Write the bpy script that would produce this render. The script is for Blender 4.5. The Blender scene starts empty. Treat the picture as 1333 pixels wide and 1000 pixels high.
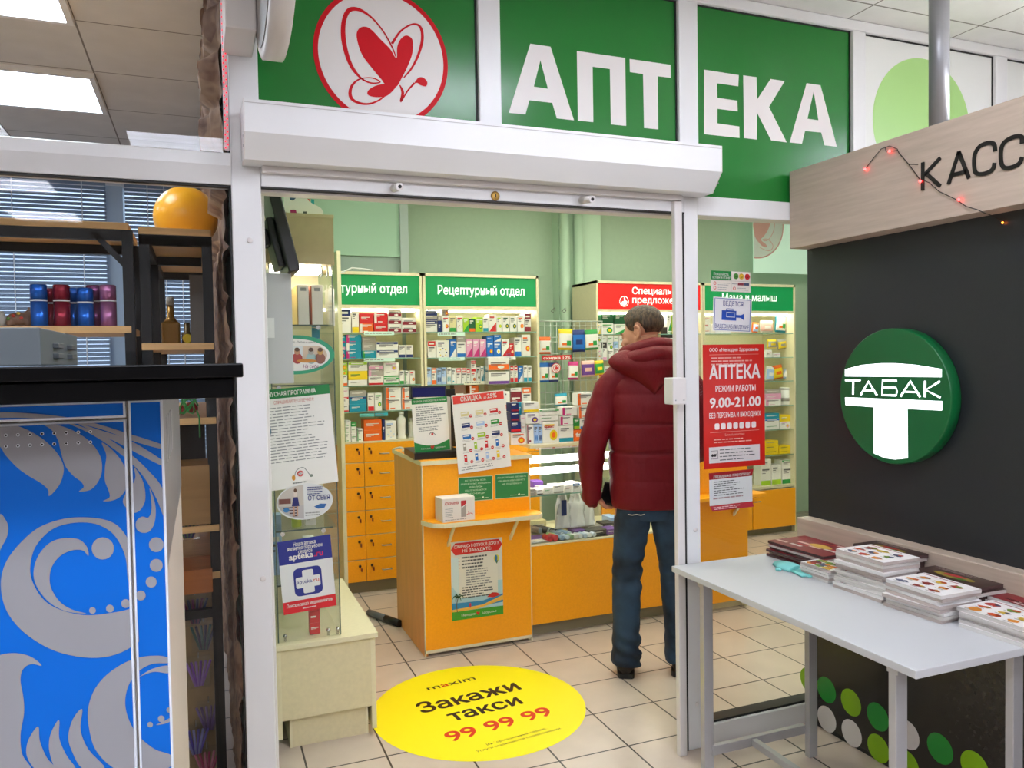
import bpy, bmesh, math, random
from math import sin, cos, pi, sqrt, radians, atan2
from mathutils import Vector, Matrix, noise, geometry

SC = bpy.context.scene
COL = SC.collection
# ---------------------------------------------------------------- camera
CX, CY, FPX = 666.5, 500.0, 1024.27
EYE = Vector((0, 0, 1.55))
def cam_basis(yaw=0.375376, pitch=0.0323347, roll=-0.0168021):
    fw = Vector((sin(yaw)*cos(pitch), cos(yaw)*cos(pitch), -sin(pitch)))
    r = Vector((cos(yaw), -sin(yaw), 0)); u = r.cross(fw)
    c, s = cos(roll), sin(roll)
    return c*r+s*u, -s*r+c*u, fw
RI, UP, FW = cam_basis()
cd = bpy.data.cameras.new('camera'); cd.sensor_fit = 'HORIZONTAL'; cd.sensor_width = 36
cd.lens = FPX/1333*36; cd.clip_start = .02; cd.clip_end = 100
cam = bpy.data.objects.new('camera', cd); COL.objects.link(cam)
cam.matrix_world = Matrix(((RI.x, UP.x, -FW.x, EYE.x), (RI.y, UP.y, -FW.y, EYE.y), (RI.z, UP.z, -FW.z, EYE.z), (0, 0, 0, 1)))
SC.camera = cam
# ---------------------------------------------------------------- world, exposure
w = bpy.data.worlds.new('world'); SC.world = w; w.use_nodes = True
w.node_tree.nodes['Background'].inputs[0].default_value = (.75, .85, 1, 1)
w.node_tree.nodes['Background'].inputs[1].default_value = .25
SC.view_settings.view_transform = 'Standard'; SC.view_settings.look = 'None'
SC.view_settings.exposure = 1.6; SC.view_settings.gamma = 1.0
try: SC.view_settings.use_curve_mapping = False
except Exception: pass
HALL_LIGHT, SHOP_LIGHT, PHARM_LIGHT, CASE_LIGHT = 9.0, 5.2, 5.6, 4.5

# ---------------------------------------------------------------- helpers
def P(x, y, ax, val):
    "the point where the sight line through (x, y) of the photograph meets the plane axis=val"
    d = RI*((x-CX)/FPX) - UP*((y-CY)/FPX) + FW
    return EYE + d*((val-EYE[ax])/d[ax])
def lin(h):
    h = h.lstrip('#'); o = []
    for i in (0, 2, 4):
        c = int(h[i:i+2], 16)/255
        o.append(c/12.92 if c <= .04045 else ((c+.055)/1.055)**2.4)
    return (*o, 1)
MATS = {}
def nt(name):
    m = bpy.data.materials.new(name); m.use_nodes = True
    t = m.node_tree; return m, t, t.nodes['Principled BSDF']
def mat(h, rough=.5, metal=0, var=0.0, scale=30, bump=0.0, spec=.5, emit=0, ecol=None, stretch=None):
    k = (h, rough, metal, var, scale, bump, spec, emit, stretch)
    if k in MATS: return MATS[k]
    m, t, b = nt('paint_'+h.strip('#'))
    c = lin(h); b.inputs['Base Color'].default_value = c
    b.inputs['Roughness'].default_value = rough; b.inputs['Metallic'].default_value = metal
    b.inputs['Specular IOR Level'].default_value = spec
    if emit:
        b.inputs['Emission Color'].default_value = lin(ecol or h); b.inputs['Emission Strength'].default_value = emit
    if var or bump:
        tc = t.nodes.new('ShaderNodeTexCoord'); no = t.nodes.new('ShaderNodeTexNoise')
        no.inputs['Scale'].default_value = scale; no.inputs['Detail'].default_value = 6
        src = tc.outputs['Object']
        if stretch:
            mp = t.nodes.new('ShaderNodeMapping'); mp.inputs['Scale'].default_value = stretch
            t.links.new(src, mp.inputs[0]); src = mp.outputs[0]
        t.links.new(src, no.inputs['Vector'])
        if var:
            r = t.nodes.new('ShaderNodeValToRGB')
            r.color_ramp.elements[0].position = .3; r.color_ramp.elements[1].position = .7
            r.color_ramp.elements[0].color = tuple(x*(1-var) for x in c[:3])+(1,)
            r.color_ramp.elements[1].color = tuple(min(1, x*(1+var)) for x in c[:3])+(1,)
            t.links.new(no.outputs['Fac'], r.inputs[0]); t.links.new(r.outputs[0], b.inputs['Base Color'])
        if bump:
            bp = t.nodes.new('ShaderNodeBump'); bp.inputs['Strength'].default_value = bump; bp.inputs['Distance'].default_value = .004
            t.links.new(no.outputs['Fac'], bp.inputs['Height']); t.links.new(bp.outputs[0], b.inputs['Normal'])
    MATS[k] = m
    return m
def glass_mat(name, tint, refl=.04, rough=0.0):
    m, t, b = nt(name); t.nodes.remove(b)
    out = t.nodes['Material Output']
    tr = t.nodes.new('ShaderNodeBsdfTransparent'); tr.inputs[0].default_value = (*tint, 1)
    gl = t.nodes.new('ShaderNodeBsdfGlossy'); gl.inputs['Roughness'].default_value = rough
    lw = t.nodes.new('ShaderNodeLayerWeight'); lw.inputs[0].default_value = .5
    pw = t.nodes.new('ShaderNodeMath'); pw.operation = 'POWER'; pw.inputs[1].default_value = 5
    ma = t.nodes.new('ShaderNodeMath'); ma.operation = 'MULTIPLY_ADD'; ma.inputs[1].default_value = 1-refl; ma.inputs[2].default_value = refl
    mx = t.nodes.new('ShaderNodeMixShader')
    t.links.new(lw.outputs['Facing'], pw.inputs[0]); t.links.new(pw.outputs[0], ma.inputs[0]); t.links.new(ma.outputs[0], mx.inputs[0])
    t.links.new(tr.outputs[0], mx.inputs[1]); t.links.new(gl.outputs[0], mx.inputs[2]); t.links.new(mx.outputs[0], out.inputs[0])
    return m
def grid_mat(name, col, line, px, py, lw, ox, oy, rough=.4, var=.05, axes=(0, 1), bump=0, rowshift=False):
    "tiles of px by py with thin joints, in object space"
    m, t, b = nt(name)
    tc = t.nodes.new('ShaderNodeTexCoord'); sp = t.nodes.new('ShaderNodeSeparateXYZ'); t.links.new(tc.outputs['Object'], sp.inputs[0])
    outs = []
    for ax, p, o in ((axes[0], px, ox), (axes[1], py, oy)):
        a = t.nodes.new('ShaderNodeMath'); a.operation = 'SUBTRACT'; a.inputs[1].default_value = o - lw/2
        f = t.nodes.new('ShaderNodeMath'); f.operation = 'FLOORED_MODULO'; f.inputs[1].default_value = p
        c = t.nodes.new('ShaderNodeMath'); c.operation = 'LESS_THAN'; c.inputs[1].default_value = lw
        t.links.new(sp.outputs[ax], a.inputs[0]); t.links.new(a.outputs[0], f.inputs[0]); t.links.new(f.outputs[0], c.inputs[0]); outs.append(c)
    mxm = t.nodes.new('ShaderNodeMath'); mxm.operation = 'MAXIMUM'
    t.links.new(outs[0].outputs[0], mxm.inputs[0]); t.links.new(outs[1].outputs[0], mxm.inputs[1])
    no = t.nodes.new('ShaderNodeTexNoise'); no.inputs['Scale'].default_value = 7; no.inputs['Detail'].default_value = 8
    t.links.new(tc.outputs['Object'], no.inputs['Vector'])
    r = t.nodes.new('ShaderNodeValToRGB'); c = lin(col)
    r.color_ramp.elements[0].position = .3; r.color_ramp.elements[1].position = .7
    r.color_ramp.elements[0].color = tuple(x*(1-var) for x in c[:3])+(1,); r.color_ramp.elements[1].color = tuple(x*(1+var) for x in c[:3])+(1,)
    t.links.new(no.outputs['Fac'], r.inputs[0])
    mx = t.nodes.new('ShaderNodeMix'); mx.data_type = 'RGBA'
    t.links.new(mxm.outputs[0], mx.inputs['Factor']); t.links.new(r.outputs[0], mx.inputs['A']); mx.inputs['B'].default_value = lin(line)
    t.links.new(mx.outputs['Result'], b.inputs['Base Color']); b.inputs['Roughness'].default_value = rough
    if bump:
        n2 = t.nodes.new('ShaderNodeTexNoise'); n2.inputs['Scale'].default_value = 160
        t.links.new(tc.outputs['Object'], n2.inputs['Vector'])
        bp = t.nodes.new('ShaderNodeBump'); bp.inputs['Strength'].default_value = bump; bp.inputs['Distance'].default_value = .003
        t.links.new(n2.outputs['Fac'], bp.inputs['Height']); t.links.new(bp.outputs[0], b.inputs['Normal'])
    return m

_tc = {}
def glyphs(body, bold, res):
    k = (body, bold, res)
    if k not in _tc:
        c = bpy.data.curves.new('lettering', 'FONT'); c.body = body; c.size = 1; c.resolution_u = res; c.offset = bold
        o = bpy.data.objects.new('lettering', c); COL.objects.link(o)
        m = bpy.data.meshes.new_from_object(o.evaluated_get(bpy.context.evaluated_depsgraph_get()))
        vs = [(v.co.x, v.co.y) for v in m.vertices]; fs = [tuple(p.vertices) for p in m.polygons]
        bpy.data.objects.remove(o); bpy.data.curves.remove(c); bpy.data.meshes.remove(m)
        _tc[k] = (vs, fs)
    return _tc[k]
def catmull(pts, n=8, closed=True):
    out = []; N = len(pts)
    rng = range(N) if closed else range(N-1)
    for i in rng:
        p = [Vector(pts[(i+j) % N]) if closed else Vector(pts[max(0, min(N-1, i+j))]) for j in (-1, 0, 1, 2)]
        for s in range(n):
            t = s/n
            out.append(.5*((2*p[1])+(p[2]-p[0])*t+(2*p[0]-5*p[1]+4*p[2]-p[3])*t*t+(3*p[1]-p[0]-3*p[2]+p[3])*t**3))
    if not closed: out.append(Vector(pts[-1]))
    return out
class MB:
    "collects shapes in world space and links them as ONE mesh object"
    def __init__(s): s.v = []; s.f = []; s.mi = []; s.sm = []; s.mats = []
    def m(s, mt):
        if mt not in s.mats: s.mats.append(mt)
        return s.mats.index(mt)
    def add(s, vs, fs, mt, smooth=False):
        o = len(s.v); i = s.m(mt); s.v += [Vector(v) for v in vs]
        for f in fs: s.f.append(tuple(o+a for a in f)); s.mi.append(i); s.sm.append(smooth)
    def box(s, x0, x1, y0, y1, z0, z1, mt, bev=0, M=None):
        vs = [Vector((x, y, z)) for x in (x0, x1) for y in (y0, y1) for z in (z0, z1)]
        fs = [(0, 1, 3, 2), (4, 6, 7, 5), (0, 4, 5, 1), (2, 3, 7, 6), (0, 2, 6, 4), (1, 5, 7, 3)]
        if bev:
            b = bmesh.new(); bv = [b.verts.new(v) for v in vs]
            for f in fs: b.faces.new([bv[i] for i in f])
            bmesh.ops.bevel(b, geom=b.edges[:], offset=bev, segments=2, affect='EDGES', profile=.5)
            b.verts.index_update(); vs = [v.co.copy() for v in b.verts]; fs = [tuple(v.index for v in f.verts) for f in b.faces]; b.free()
        if M: vs = [M @ v for v in vs]
        s.add(vs, fs, mt)
    def poly(s, pts, mt, holes=()):
        loops = [[Vector(p) for p in pts]]+[[Vector(p) for p in h] for h in holes]
        tri = geometry.tessellate_polygon(loops)
        s.add([p for l in loops for p in l], tri, mt)
    def prism(s, pts, d, mt):
        "flat outline pushed along d"
        n = len(pts); d = Vector(d); a = [Vector(p) for p in pts]
        s.add(a+[p+d for p in a], [tuple(range(n)), tuple(range(2*n-1, n-1, -1))]+[(i, n+i, n+(i+1) % n, (i+1) % n) for i in range(n)], mt)
    def tube(s, pts, r, mt, n=8, smooth=True):
        pts = [Vector(p) for p in pts]; k = len(pts); R = r if isinstance(r, (list, tuple)) else [r]*k
        vs = []; up = None
        for i, p in enumerate(pts):
            d = (pts[min(i+1, k-1)]-pts[max(i-1, 0)]).normalized()
            if up is None: up = d.orthogonal().normalized()
            a = (up - d*up.dot(d)).normalized(); up = a; b = d.cross(a)
            vs += [p+(a*cos(2*pi*j/n)+b*sin(2*pi*j/n))*R[i] for j in range(n)]
        fs = [(i*n+j, i*n+(j+1) % n, (i+1)*n+(j+1) % n, (i+1)*n+j) for i in range(k-1) for j in range(n)]
        caps = [tuple(range(n-1, -1, -1)), tuple(range((k-1)*n, k*n))]; o = len(s.v)
        s.add(vs, fs, mt, smooth); i_ = s.m(mt)
        for f in caps: s.f.append(tuple(o+a for a in f)); s.mi.append(i_); s.sm.append(False)
    def lathe(s, c, prof, mt, n=24, u=(1, 0, 0), v=(0, 1, 0), w=(0, 0, 1), smooth=True):
        c, u, v, w = Vector(c), Vector(u), Vector(v), Vector(w); k = len(prof)
        vs = [c+(u*cos(2*pi*j/n)+v*sin(2*pi*j/n))*r+w*h for r, h in prof for j in range(n)]
        fs = [(i*n+j, i*n+(j+1) % n, (i+1)*n+(j+1) % n, (i+1)*n+j) for i in range(k-1) for j in range(n)]
        caps = [tuple(range(n-1, -1, -1)), tuple(range((k-1)*n, k*n))]; o = len(s.v)
        s.add(vs, fs, mt, smooth); i_ = s.m(mt)
        for f in caps: s.f.append(tuple(o+a for a in f)); s.mi.append(i_); s.sm.append(False)
    def ball(s, c, r, mt, n=16, M=None):
        r = r if isinstance(r, (list, tuple)) else (r, r, r); vs = []; fs = []; c = Vector(c); h = n//2
        for i in range(h+1):
            for j in range(n):
                a, b = pi*i/h, 2*pi*j/n
                q = Vector((r[0]*sin(a)*cos(b), r[1]*sin(a)*sin(b), r[2]*cos(a)))
                vs.append(c+(M @ q if M else q))
        for i in range(h):
            for j in range(n): fs.append((i*n+j, (i+1)*n+j, (i+1)*n+(j+1) % n, i*n+(j+1) % n))
        s.add(vs, fs, mt, True)
    def build(s, name, parent=None, label=None, cat=None, group=None, kind=None, origin=None, bump=None):
        vs = s.v
        if parent is not None: org = parent['_o'] if '_o' in parent else (0, 0, 0); org = Vector(org)
        elif origin is not None: org = Vector(origin)
        else:
            lo = [min(v[i] for v in vs) for i in range(3)]; hi = [max(v[i] for v in vs) for i in range(3)]
            org = Vector(((lo[0]+hi[0])/2, (lo[1]+hi[1])/2, lo[2]))
        me = bpy.data.meshes.new(name); me.from_pydata([v-org for v in vs], [], s.f)
        for mt in s.mats: me.materials.append(mt)
        me.polygons.foreach_set('material_index', s.mi); me.polygons.foreach_set('use_smooth', s.sm)
        b = bmesh.new(); b.from_mesh(me)
        bmesh.ops.remove_doubles(b, verts=b.verts[:], dist=1e-6)
        bmesh.ops.recalc_face_normals(b, faces=b.faces[:]); b.to_mesh(me); b.free(); me.update()
        o = bpy.data.objects.new(name, me); COL.objects.link(o)
        if parent is not None: o.parent = parent; o['_o'] = tuple(org)
        else: o.location = org; o['_o'] = tuple(org)
        OBJS.append(o)
        tag(o, label, cat, group, kind)
        return o
OBJS = []
def tag(o, label=None, cat=None, group=None, kind=None):
    if label: o['label'] = label
    if cat: o['category'] = cat
    if group: o['group'] = group
    if kind: o['kind'] = kind
    return o
def thing(name, label, cat, loc, group=None):
    o = bpy.data.objects.new(name, None); COL.objects.link(o); o.location = loc; o['_o'] = tuple(loc); o.empty_display_size = .05
    OBJS.append(o)
    return tag(o, label, cat, group)
def struct(mb, name): return mb.build(name, kind='structure', origin=(0, 0, 0))

class Fr:
    "a flat face in space: origin o, right u, up v, outward n; draws print on it in metres"
    K = .0007
    def __init__(s, mb, o, u, v, n=None):
        s.mb = mb; s.o = Vector(o); s.u = Vector(u).normalized(); s.v = Vector(v).normalized(); s.n = Vector(n) if n else s.u.cross(s.v)
    def pt(s, a, b, k=1): return s.o+s.u*a+s.v*b+s.n*(k*s.K)
    def px(s, x, y):
        d = RI*((x-CX)/FPX)-UP*((y-CY)/FPX)+FW; t = (s.o-EYE).dot(s.n)/d.dot(s.n); q = EYE+d*t-s.o
        return (q.dot(s.u), q.dot(s.v))
    def slab(s, w, h, mt, t=.002, r=0):
        s.mb.prism([s.pt(a, b, 0) for a, b in ((0, 0), (w, 0), (w, h), (0, h))], -s.n*t, mt)
    def rect(s, a0, a1, b0, b1, mt, k=1): s.mb.add([s.pt(a0, b0, k), s.pt(a1, b0, k), s.pt(a1, b1, k), s.pt(a0, b1, k)], [(0, 1, 2, 3)], mt)
    def rrect(s, a0, a1, b0, b1, r, mt, k=1):
        ps = []
        for cx, cy, t0 in ((a1-r, b1-r, 0), (a0+r, b1-r, 90), (a0+r, b0+r, 180), (a1-r, b0+r, 270)):
            ps += [(cx+r*cos(radians(t0+i*22.5)), cy+r*sin(radians(t0+i*22.5))) for i in range(5)]
        s.poly(ps, mt, k)
    def poly(s, pts, mt, k=1, holes=()): s.mb.poly([s.pt(a, b, k) for a, b in pts], mt, [[s.pt(a, b, k) for a, b in h] for h in holes])
    def spl(s, pts, mt, k=1, n=7): s.poly([(p.x, p.y) for p in catmull([(*p, 0) for p in pts], n)], mt, k)
    def ell(s, a, b, ra, rb, mt, k=1, n=40): s.poly([(a+ra*cos(2*pi*i/n), b+rb*sin(2*pi*i/n)) for i in range(n)], mt, k)
    def stroke(s, pts, wd, mt, k=1, smooth=True, closed=False, n=8):
        W = wd if isinstance(wd, (list, tuple)) else [wd]*len(pts)
        if smooth: q = catmull([(p[0], p[1], ww) for p, ww in zip(pts, W)], n, closed)
        else: q = [Vector((p[0], p[1], ww)) for p, ww in zip(pts, W)]
        N = len(q); L = []
        for i in range(N):
            a = q[(i-1) % N] if closed else q[max(0, i-1)]; b = q[(i+1) % N] if closed else q[min(N-1, i+1)]
            d = Vector((b.x-a.x, b.y-a.y)); d = d.normalized() if d.length > 1e-9 else Vector((1, 0))
            L += [s.pt(q[i].x-d.y*q[i].z/2, q[i].y+d.x*q[i].z/2, k), s.pt(q[i].x+d.y*q[i].z/2, q[i].y-d.x*q[i].z/2, k)]
        s.mb.add(L, [(2*i, 2*i+1, (2*i+3) % (2*N), (2*i+2) % (2*N)) for i in range(N if closed else N-1)], mt)
    def text(s, body, a, b, h, mt, k=1, al='l', w=None, bold=.0, res=2, slant=0):
        vs, fs = glyphs(body, 0, res); x0 = min(v[0] for v in vs); x1 = max(v[0] for v in vs)
        sy = h/.73; sx = sy if w is None else w/(x1-x0); W = (x1-x0)*sx
        off = {'l': 0, 'c': -W/2, 'r': -W}[al]
        B = bold*.9
        for n_, (dx, dy) in enumerate(((0, 0), (-B, 0), (B, 0), (0, B), (0, -B), (B, B), (-B, -B)) if bold > .012 else ((0, 0), (B, 0)) if bold else ((0, 0),)):
            s.mb.add([s.pt(a+off+(x-x0+dx)*sx+y*sy*slant, b+(y+dy)*sy, k+n_*.04) for x, y in vs], fs, mt)
    def lines(s, a0, a1, b0, b1, n, mt, k=1, seed=1, th=.45, indent=0):
        "rows of print too small to read"
        rn = random.Random(seed); st = (b1-b0)/n
        for i in range(n):
            y = b1-(i+.7)*st; a = a0+indent; end = a0+(a1-a0)*rn.uniform(.6, 1)
            while a < end:
                wl = (a1-a0)*rn.uniform(.05, .16); s.rect(a, min(a+wl, end), y, y+st*th, mt, k); a += wl+(a1-a0)*.02
def frame_px(mb, ax, val, bl, br, tl):
    o = P(*bl, ax, val); a = P(*br, ax, val); c = P(*tl, ax, val); u = (a-o); W = u.length; u.normalize(); v = c-o; v -= u*v.dot(u); H = v.length
    return Fr(mb, o, u, v), W, H

# ---------------------------------------------------------------- materials
WHITE = mat('#e3e4e4', .35); WHITE2 = mat('#dcd8d6', .4); PAPER = mat('#ece9e6', .6); GASKET = mat('#141414', .5)
SIGNG = mat('#22782f', .22, spec=.35); SIGNW = mat('#e4e0dc', .4, spec=.25); RED = mat('#cf1d1f', .4); BLACK = mat('#0c0c0e', .4)
CREAM = mat('#e2d8b4', .45, var=.03, scale=60); CREAMD = mat('#dccfa8', .5, var=.04, scale=60); ORANGE = mat('#fca60a', .4, var=.05, scale=90)
ORWOOD = mat('#eaa85c', .5, var=.06, scale=25, stretch=(1, 1, .15)); WALLG = mat('#b2c8b0', .7, var=.02); GREY = mat('#8d9092', .4)
KDARK = mat('#202226', .42, var=.06, scale=120); KWOOD = mat('#b9a898', .5, var=.09, scale=22, stretch=(1, .25, 3)); BLUE = mat('#0064c8', .45, spec=.2); ORNG = mat('#8e8f94', .45)
TEXTD = mat('#55585a', .6); TEXTL = mat('#8d8f90', .6); GREEN = mat('#16823c', .4); NAVY = mat('#28327f', .45); YEL = mat('#ffec00', .5); METAL = mat('#a9acb0', .3, metal=.9)
STEEL = mat('#15171a', .5, spec=.3); WOODL = mat('#dcb276', .5, var=.12, scale=14, stretch=(.4, 4, 4)); CHROME = mat('#c8c8c8', .2, metal=1)
PANE = glass_mat('window_glass', (.985, .99, .988), .013); CASEG = glass_mat('case_glass', (.97, .985, .975), .03); CLEAR = glass_mat('clear_plastic', (.96, .97, .98), .05, .05)
EDGEG = mat('#7fa898', .15, spec=.6)
# ================================================================ the setting
mb = MB(); mb.box(-5, 8, -6, 7.2, -.1, 0, grid_mat('floor_tiles', '#ccbcae', '#3c332c', .302, .304, .0075, 1.842, 3.318, .28, .05)); struct(mb, 'floor')
mb = MB(); mb.box(-5, 8, -6, 7.2, 2.95, 3.05, grid_mat('ceiling_tiles', '#e2e1de', '#8a8680', .6, .6, .008, -.44, 3.05, .8, .05, bump=.3)); struct(mb, 'ceiling')
HW = mat('#e6e4e2', .8)
for nm, b in (('wall_left', (-5.1, -5, -6, 7.2, 0, 2.95)), ('wall_right', (8, 8.1, -6, 7.2, 0, 2.95)), ('wall_rear', (-5, 8, -6.1, -6, 0, 2.95))):
    mb = MB(); mb.box(*b, HW); struct(mb, nm)
# pharmacy back wall with its recess, reveal and pipe column
mb = MB()
mb.box(.16, 1.36, 5.62, 5.9, 2.3, 2.95, mat('#a2c2ac', .7)); mb.box(.16, 1.36, 5.62, 5.9, 0, 2.16, WALLG); mb.box(.16, 1.36, 5.64, 5.9, 2.16, 2.3, mat('#97a8a2', .7))
mb.box(1.36, 1.42, 5.6, 5.9, 0, 2.95, mat('#a2afac', .6)); mb.box(1.53, 8, 6.1, 6.2, 0, 2.95, WALLG); mb.box(1.3, 1.6, 6.7, 6.8, 0, 2.95, WALLG); mb.box(1.53, 1.55, 6.2, 6.7, 0, 2.95, WALLG); mb.box(1.36, 1.42, 6.2, 6.7, 0, 2.95, WALLG)
mb.box(2.79, 3.19, 5.98, 6.1, 0, 2.95, mat('#c3dcc4', .7)); mb.box(1.36, 1.42, 5.9, 6.2, 0, 2.95, WALLG)
struct(mb, 'wall_back')
mb = MB(); mb.box(7.2, 7.3, 2.66, 6.1, 0, 2.95, WALLG); struct(mb, 'wall_side')
for i, x in enumerate((2.825, 2.955)):
    mb = MB(); mb.tube([(x, 5.93, .1), (x, 5.93, 2.94)], .042, mat('#bcd6bc', .4), 16)
    mb.build('heating_pipe', None, ('left' if i == 0 else 'right')+' pale green vertical pipe on the column between the cabinets', 'pipe', 'heating pipes')
# exterior wall and window of the neighbouring shop
WF = mat('#a9bccb', .4)
mb = MB(); mb.box(-5, .16, 6.5, 6.6, 0, .8, HW); mb.box(-5, -3.2, 6.5, 6.6, .8, 2.95, HW); mb.box(-3.2, .16, 6.5, 6.6, 2.85, 2.95, HW); struct(mb, 'wall_front')
mb = MB(); mb.box(-3.2, .16, 6.53, 6.57, .8, .86, WF); mb.box(-.62, -.5, 6.4, 6.57, .8, 2.85, WF); mb.box(-3.2, .16, 6.56, 6.57, .86, 2.85, PANE); struct(mb, 'window_4')
# dividing stone wall between the shop on the left and the pharmacy
STONE, st, sb = nt('rough_stone')
tc = st.nodes.new('ShaderNodeTexCoord'); vo = st.nodes.new('ShaderNodeTexVoronoi'); vo.inputs['Scale'].default_value = 7
no = st.nodes.new('ShaderNodeTexNoise'); no.inputs['Scale'].default_value = 22; no.inputs['Detail'].default_value = 8
r1 = st.nodes.new('ShaderNodeValToRGB'); r1.color_ramp.elements[0].color = lin('#5a3826'); r1.color_ramp.elements[1].color = lin('#9a7a5c')
e = r1.color_ramp.elements.new(.5); e.color = lin('#7f5036')
mx = st.nodes.new('ShaderNodeMix'); mx.data_type = 'RGBA'; mx.inputs['Factor'].default_value = .45
sxyz = st.nodes.new('ShaderNodeSeparateColor')
st.links.new(tc.outputs['Object'], vo.inputs['Vector']); st.links.new(tc.outputs['Object'], no.inputs['Vector'])
st.links.new(vo.outputs['Color'], sxyz.inputs[0]); st.links.new(sxyz.outputs[0], r1.inputs[0])
r2 = st.nodes.new('ShaderNodeValToRGB'); r2.color_ramp.elements[0].position = .35; r2.color_ramp.elements[1].position = .65
r2.color_ramp.elements[0].color = lin('#3a2a22'); r2.color_ramp.elements[1].color = lin('#a38a70')
st.links.new(no.outputs['Fac'], r2.inputs[0]); st.links.new(r1.outputs[0], mx.inputs['A']); st.links.new(r2.outputs[0], mx.inputs['B'])
st.links.new(mx.outputs['Result'], sb.inputs['Base Color']); sb.inputs['Roughness'].default_value = .85
mb = MB(); ny, nz = 150, 150; vs = []
for i in range(ny+1):
    for j in range(nz+1):
        y = 2.66+i*.0256; z = j*.0196
        row = int(z/.16); cell = int((y+row*.11)/.23)
        rn = random.Random(row*71+cell); base = rn.uniform(0, .02 if z > 2.1 else .009)+(.02+rn.uniform(0, .03) if z > 2.1 and y > 2.75 else .004)
        if 3.2 < y < 3.9 and 2.0 < z < 2.38: base = -.008
        edge = min((z/.16) % 1, 1-(z/.16) % 1, ((y+row*.11)/.23) % 1*1.4, (1-((y+row*.11)/.23) % 1)*1.4)
        x = .098-min(1, edge*8)*(.008+base)-.010*noise.noise(Vector((y*9, z*9, 1)))-.007*noise.noise(Vector((y*27, z*27, 4)))-.02*max(0, noise.noise(Vector((y*3, z*3, 7))))
        vs.append((x, y, z))
mb.add(vs, [(i*(nz+1)+j, i*(nz+1)+j+1, (i+1)*(nz+1)+j+1, (i+1)*(nz+1)+j) for i in range(ny) for j in range(nz)], STONE, True)
mb.box(.10, .16, 2.66, 6.5, 0, 2.95, WALLG)
struct(mb, 'wall_divider')
# ---------------------------------------------------------------- the white partition frame (front y 2.58, back 2.66)
F0, F1 = 2.58, 2.66
def bar(name, x0, x1, z0, z1, y0=F0, y1=F1, mt=WHITE, groove=True):
    b = MB(); b.box(x0, x1, y0, y1, z0, z1, mt, .004); return struct(b, name)
bar('trim_1', .1, .188, 0, 2.94)                                   # left post
b = MB(); b.box(1.737, 1.800, F0, F1, 0, 2.16, WHITE, .004); b.box(1.7115, 1.737, F0+.002, F0+.006, 0, 2.095, GASKET); struct(b, 'trim_2')
b = MB(); b.box(.188, 1.737, F0-.005, F1, 2.098, 2.2, WHITE, .004); b.box(.188, 1.737, F0-.004, F0+.03, 2.094, 2.099, GASKET); b.box(.188, 1.72, F0+.02, F1, 2.087, 2.0985, WHITE2); struct(b, 'trim_3')
b = MB(); b.prism([(-5, F0-.03, 2.15), (-5, F0, 2.098), (-5, F1, 2.098), (-5, F1, 2.195), (-5, F0, 2.195), (-5, F0-.03, 2.185)], (5.1, 0, 0), WHITE); b.box(-5, .1, F0+.008, F0+.03, 2.092, 2.098, GASKET); struct(b, 'trim_4')
bar('trim_5', .103, 8, 2.905, 2.948)                                  # head rail under the ceiling
bar('trim_6', .914, .996, 2.2, 2.905); bar('trim_7', 1.722, 1.808, 2.16, 2.905); bar('trim_8', 2.582, 2.652, 2.16, 2.905); bar('trim_9', 3.435, 3.51, 2.16, 2.905)
bar('trim_10', 1.800, 8, 2.092, 2.167); b = MB(); b.box(1.8, 2.48, F0, F1, 0, .085, WHITE, .004); b.box(1.8, 2.48, F0+.012, F1-.01, .085, .094, GASKET); struct(b, 'trim_11')
bar('trim_12', -5, .103, 2.905, 2.948)
b = MB(); b.box(.0955, .103, F0+.008, F1-.01, 0, 2.905, GASKET); struct(b, 'trim_13')
bar('trim_14', -5, .103, 0, .08)
for nm, (x0, x1, z0, z1) in (('window_1', (-5, .096, .08, 2.094)), ('window_2', (-5, .096, 2.195, 2.905)), ('window_3', (1.8, 2.48, .09, 2.092))):
    mb = MB(); mb.box(x0, x1, 2.616, 2.624, z0, z1, PANE); struct(mb, nm)
mb = MB(); mb.box(2.48, 8, F0+.02, F1-.02, 0, 2.092, mat('#d7d9d2', .6)); struct(mb, 'wall_partition')
# inner door frame behind the shutter guide
mb = MB(); mb.box(1.80, 1.83, 2.70, 2.74, 0, 2.13, WHITE2, .003); mb.box(.19, 1.83, 2.70, 2.74, 2.102, 2.13, WHITE2, .003); mb.box(.19, .205, 2.70, 2.74, 0, 2.10, WHITE2, .003); mb.box(.16, .19, 2.66, 2.9, 0, 2.95, mat('#cfe0c4', .6)); struct(mb, 'door_1')
# screw caps on the posts
for x, z in ((.150, 1.93), (.162, .87), (1.775, .87), (1.775, .18)):
    mb = MB(); mb.lathe((x, F0, z), [(.0085, 0), (.0085, .0025), (.006, .004), (0.0005, .0042)], WHITE2, 16, (1, 0, 0), (0, 0, 1), (0, -1, 0))
    mb.build('screw_cap', None, 'small round screw cap on the '+('left' if x < 1 else 'right')+' white door post, '+('upper' if z in (1.93,) or (x > 1 and z > .5) else 'lower')+' one', 'screw cap', 'screw caps on the door posts')
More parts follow.
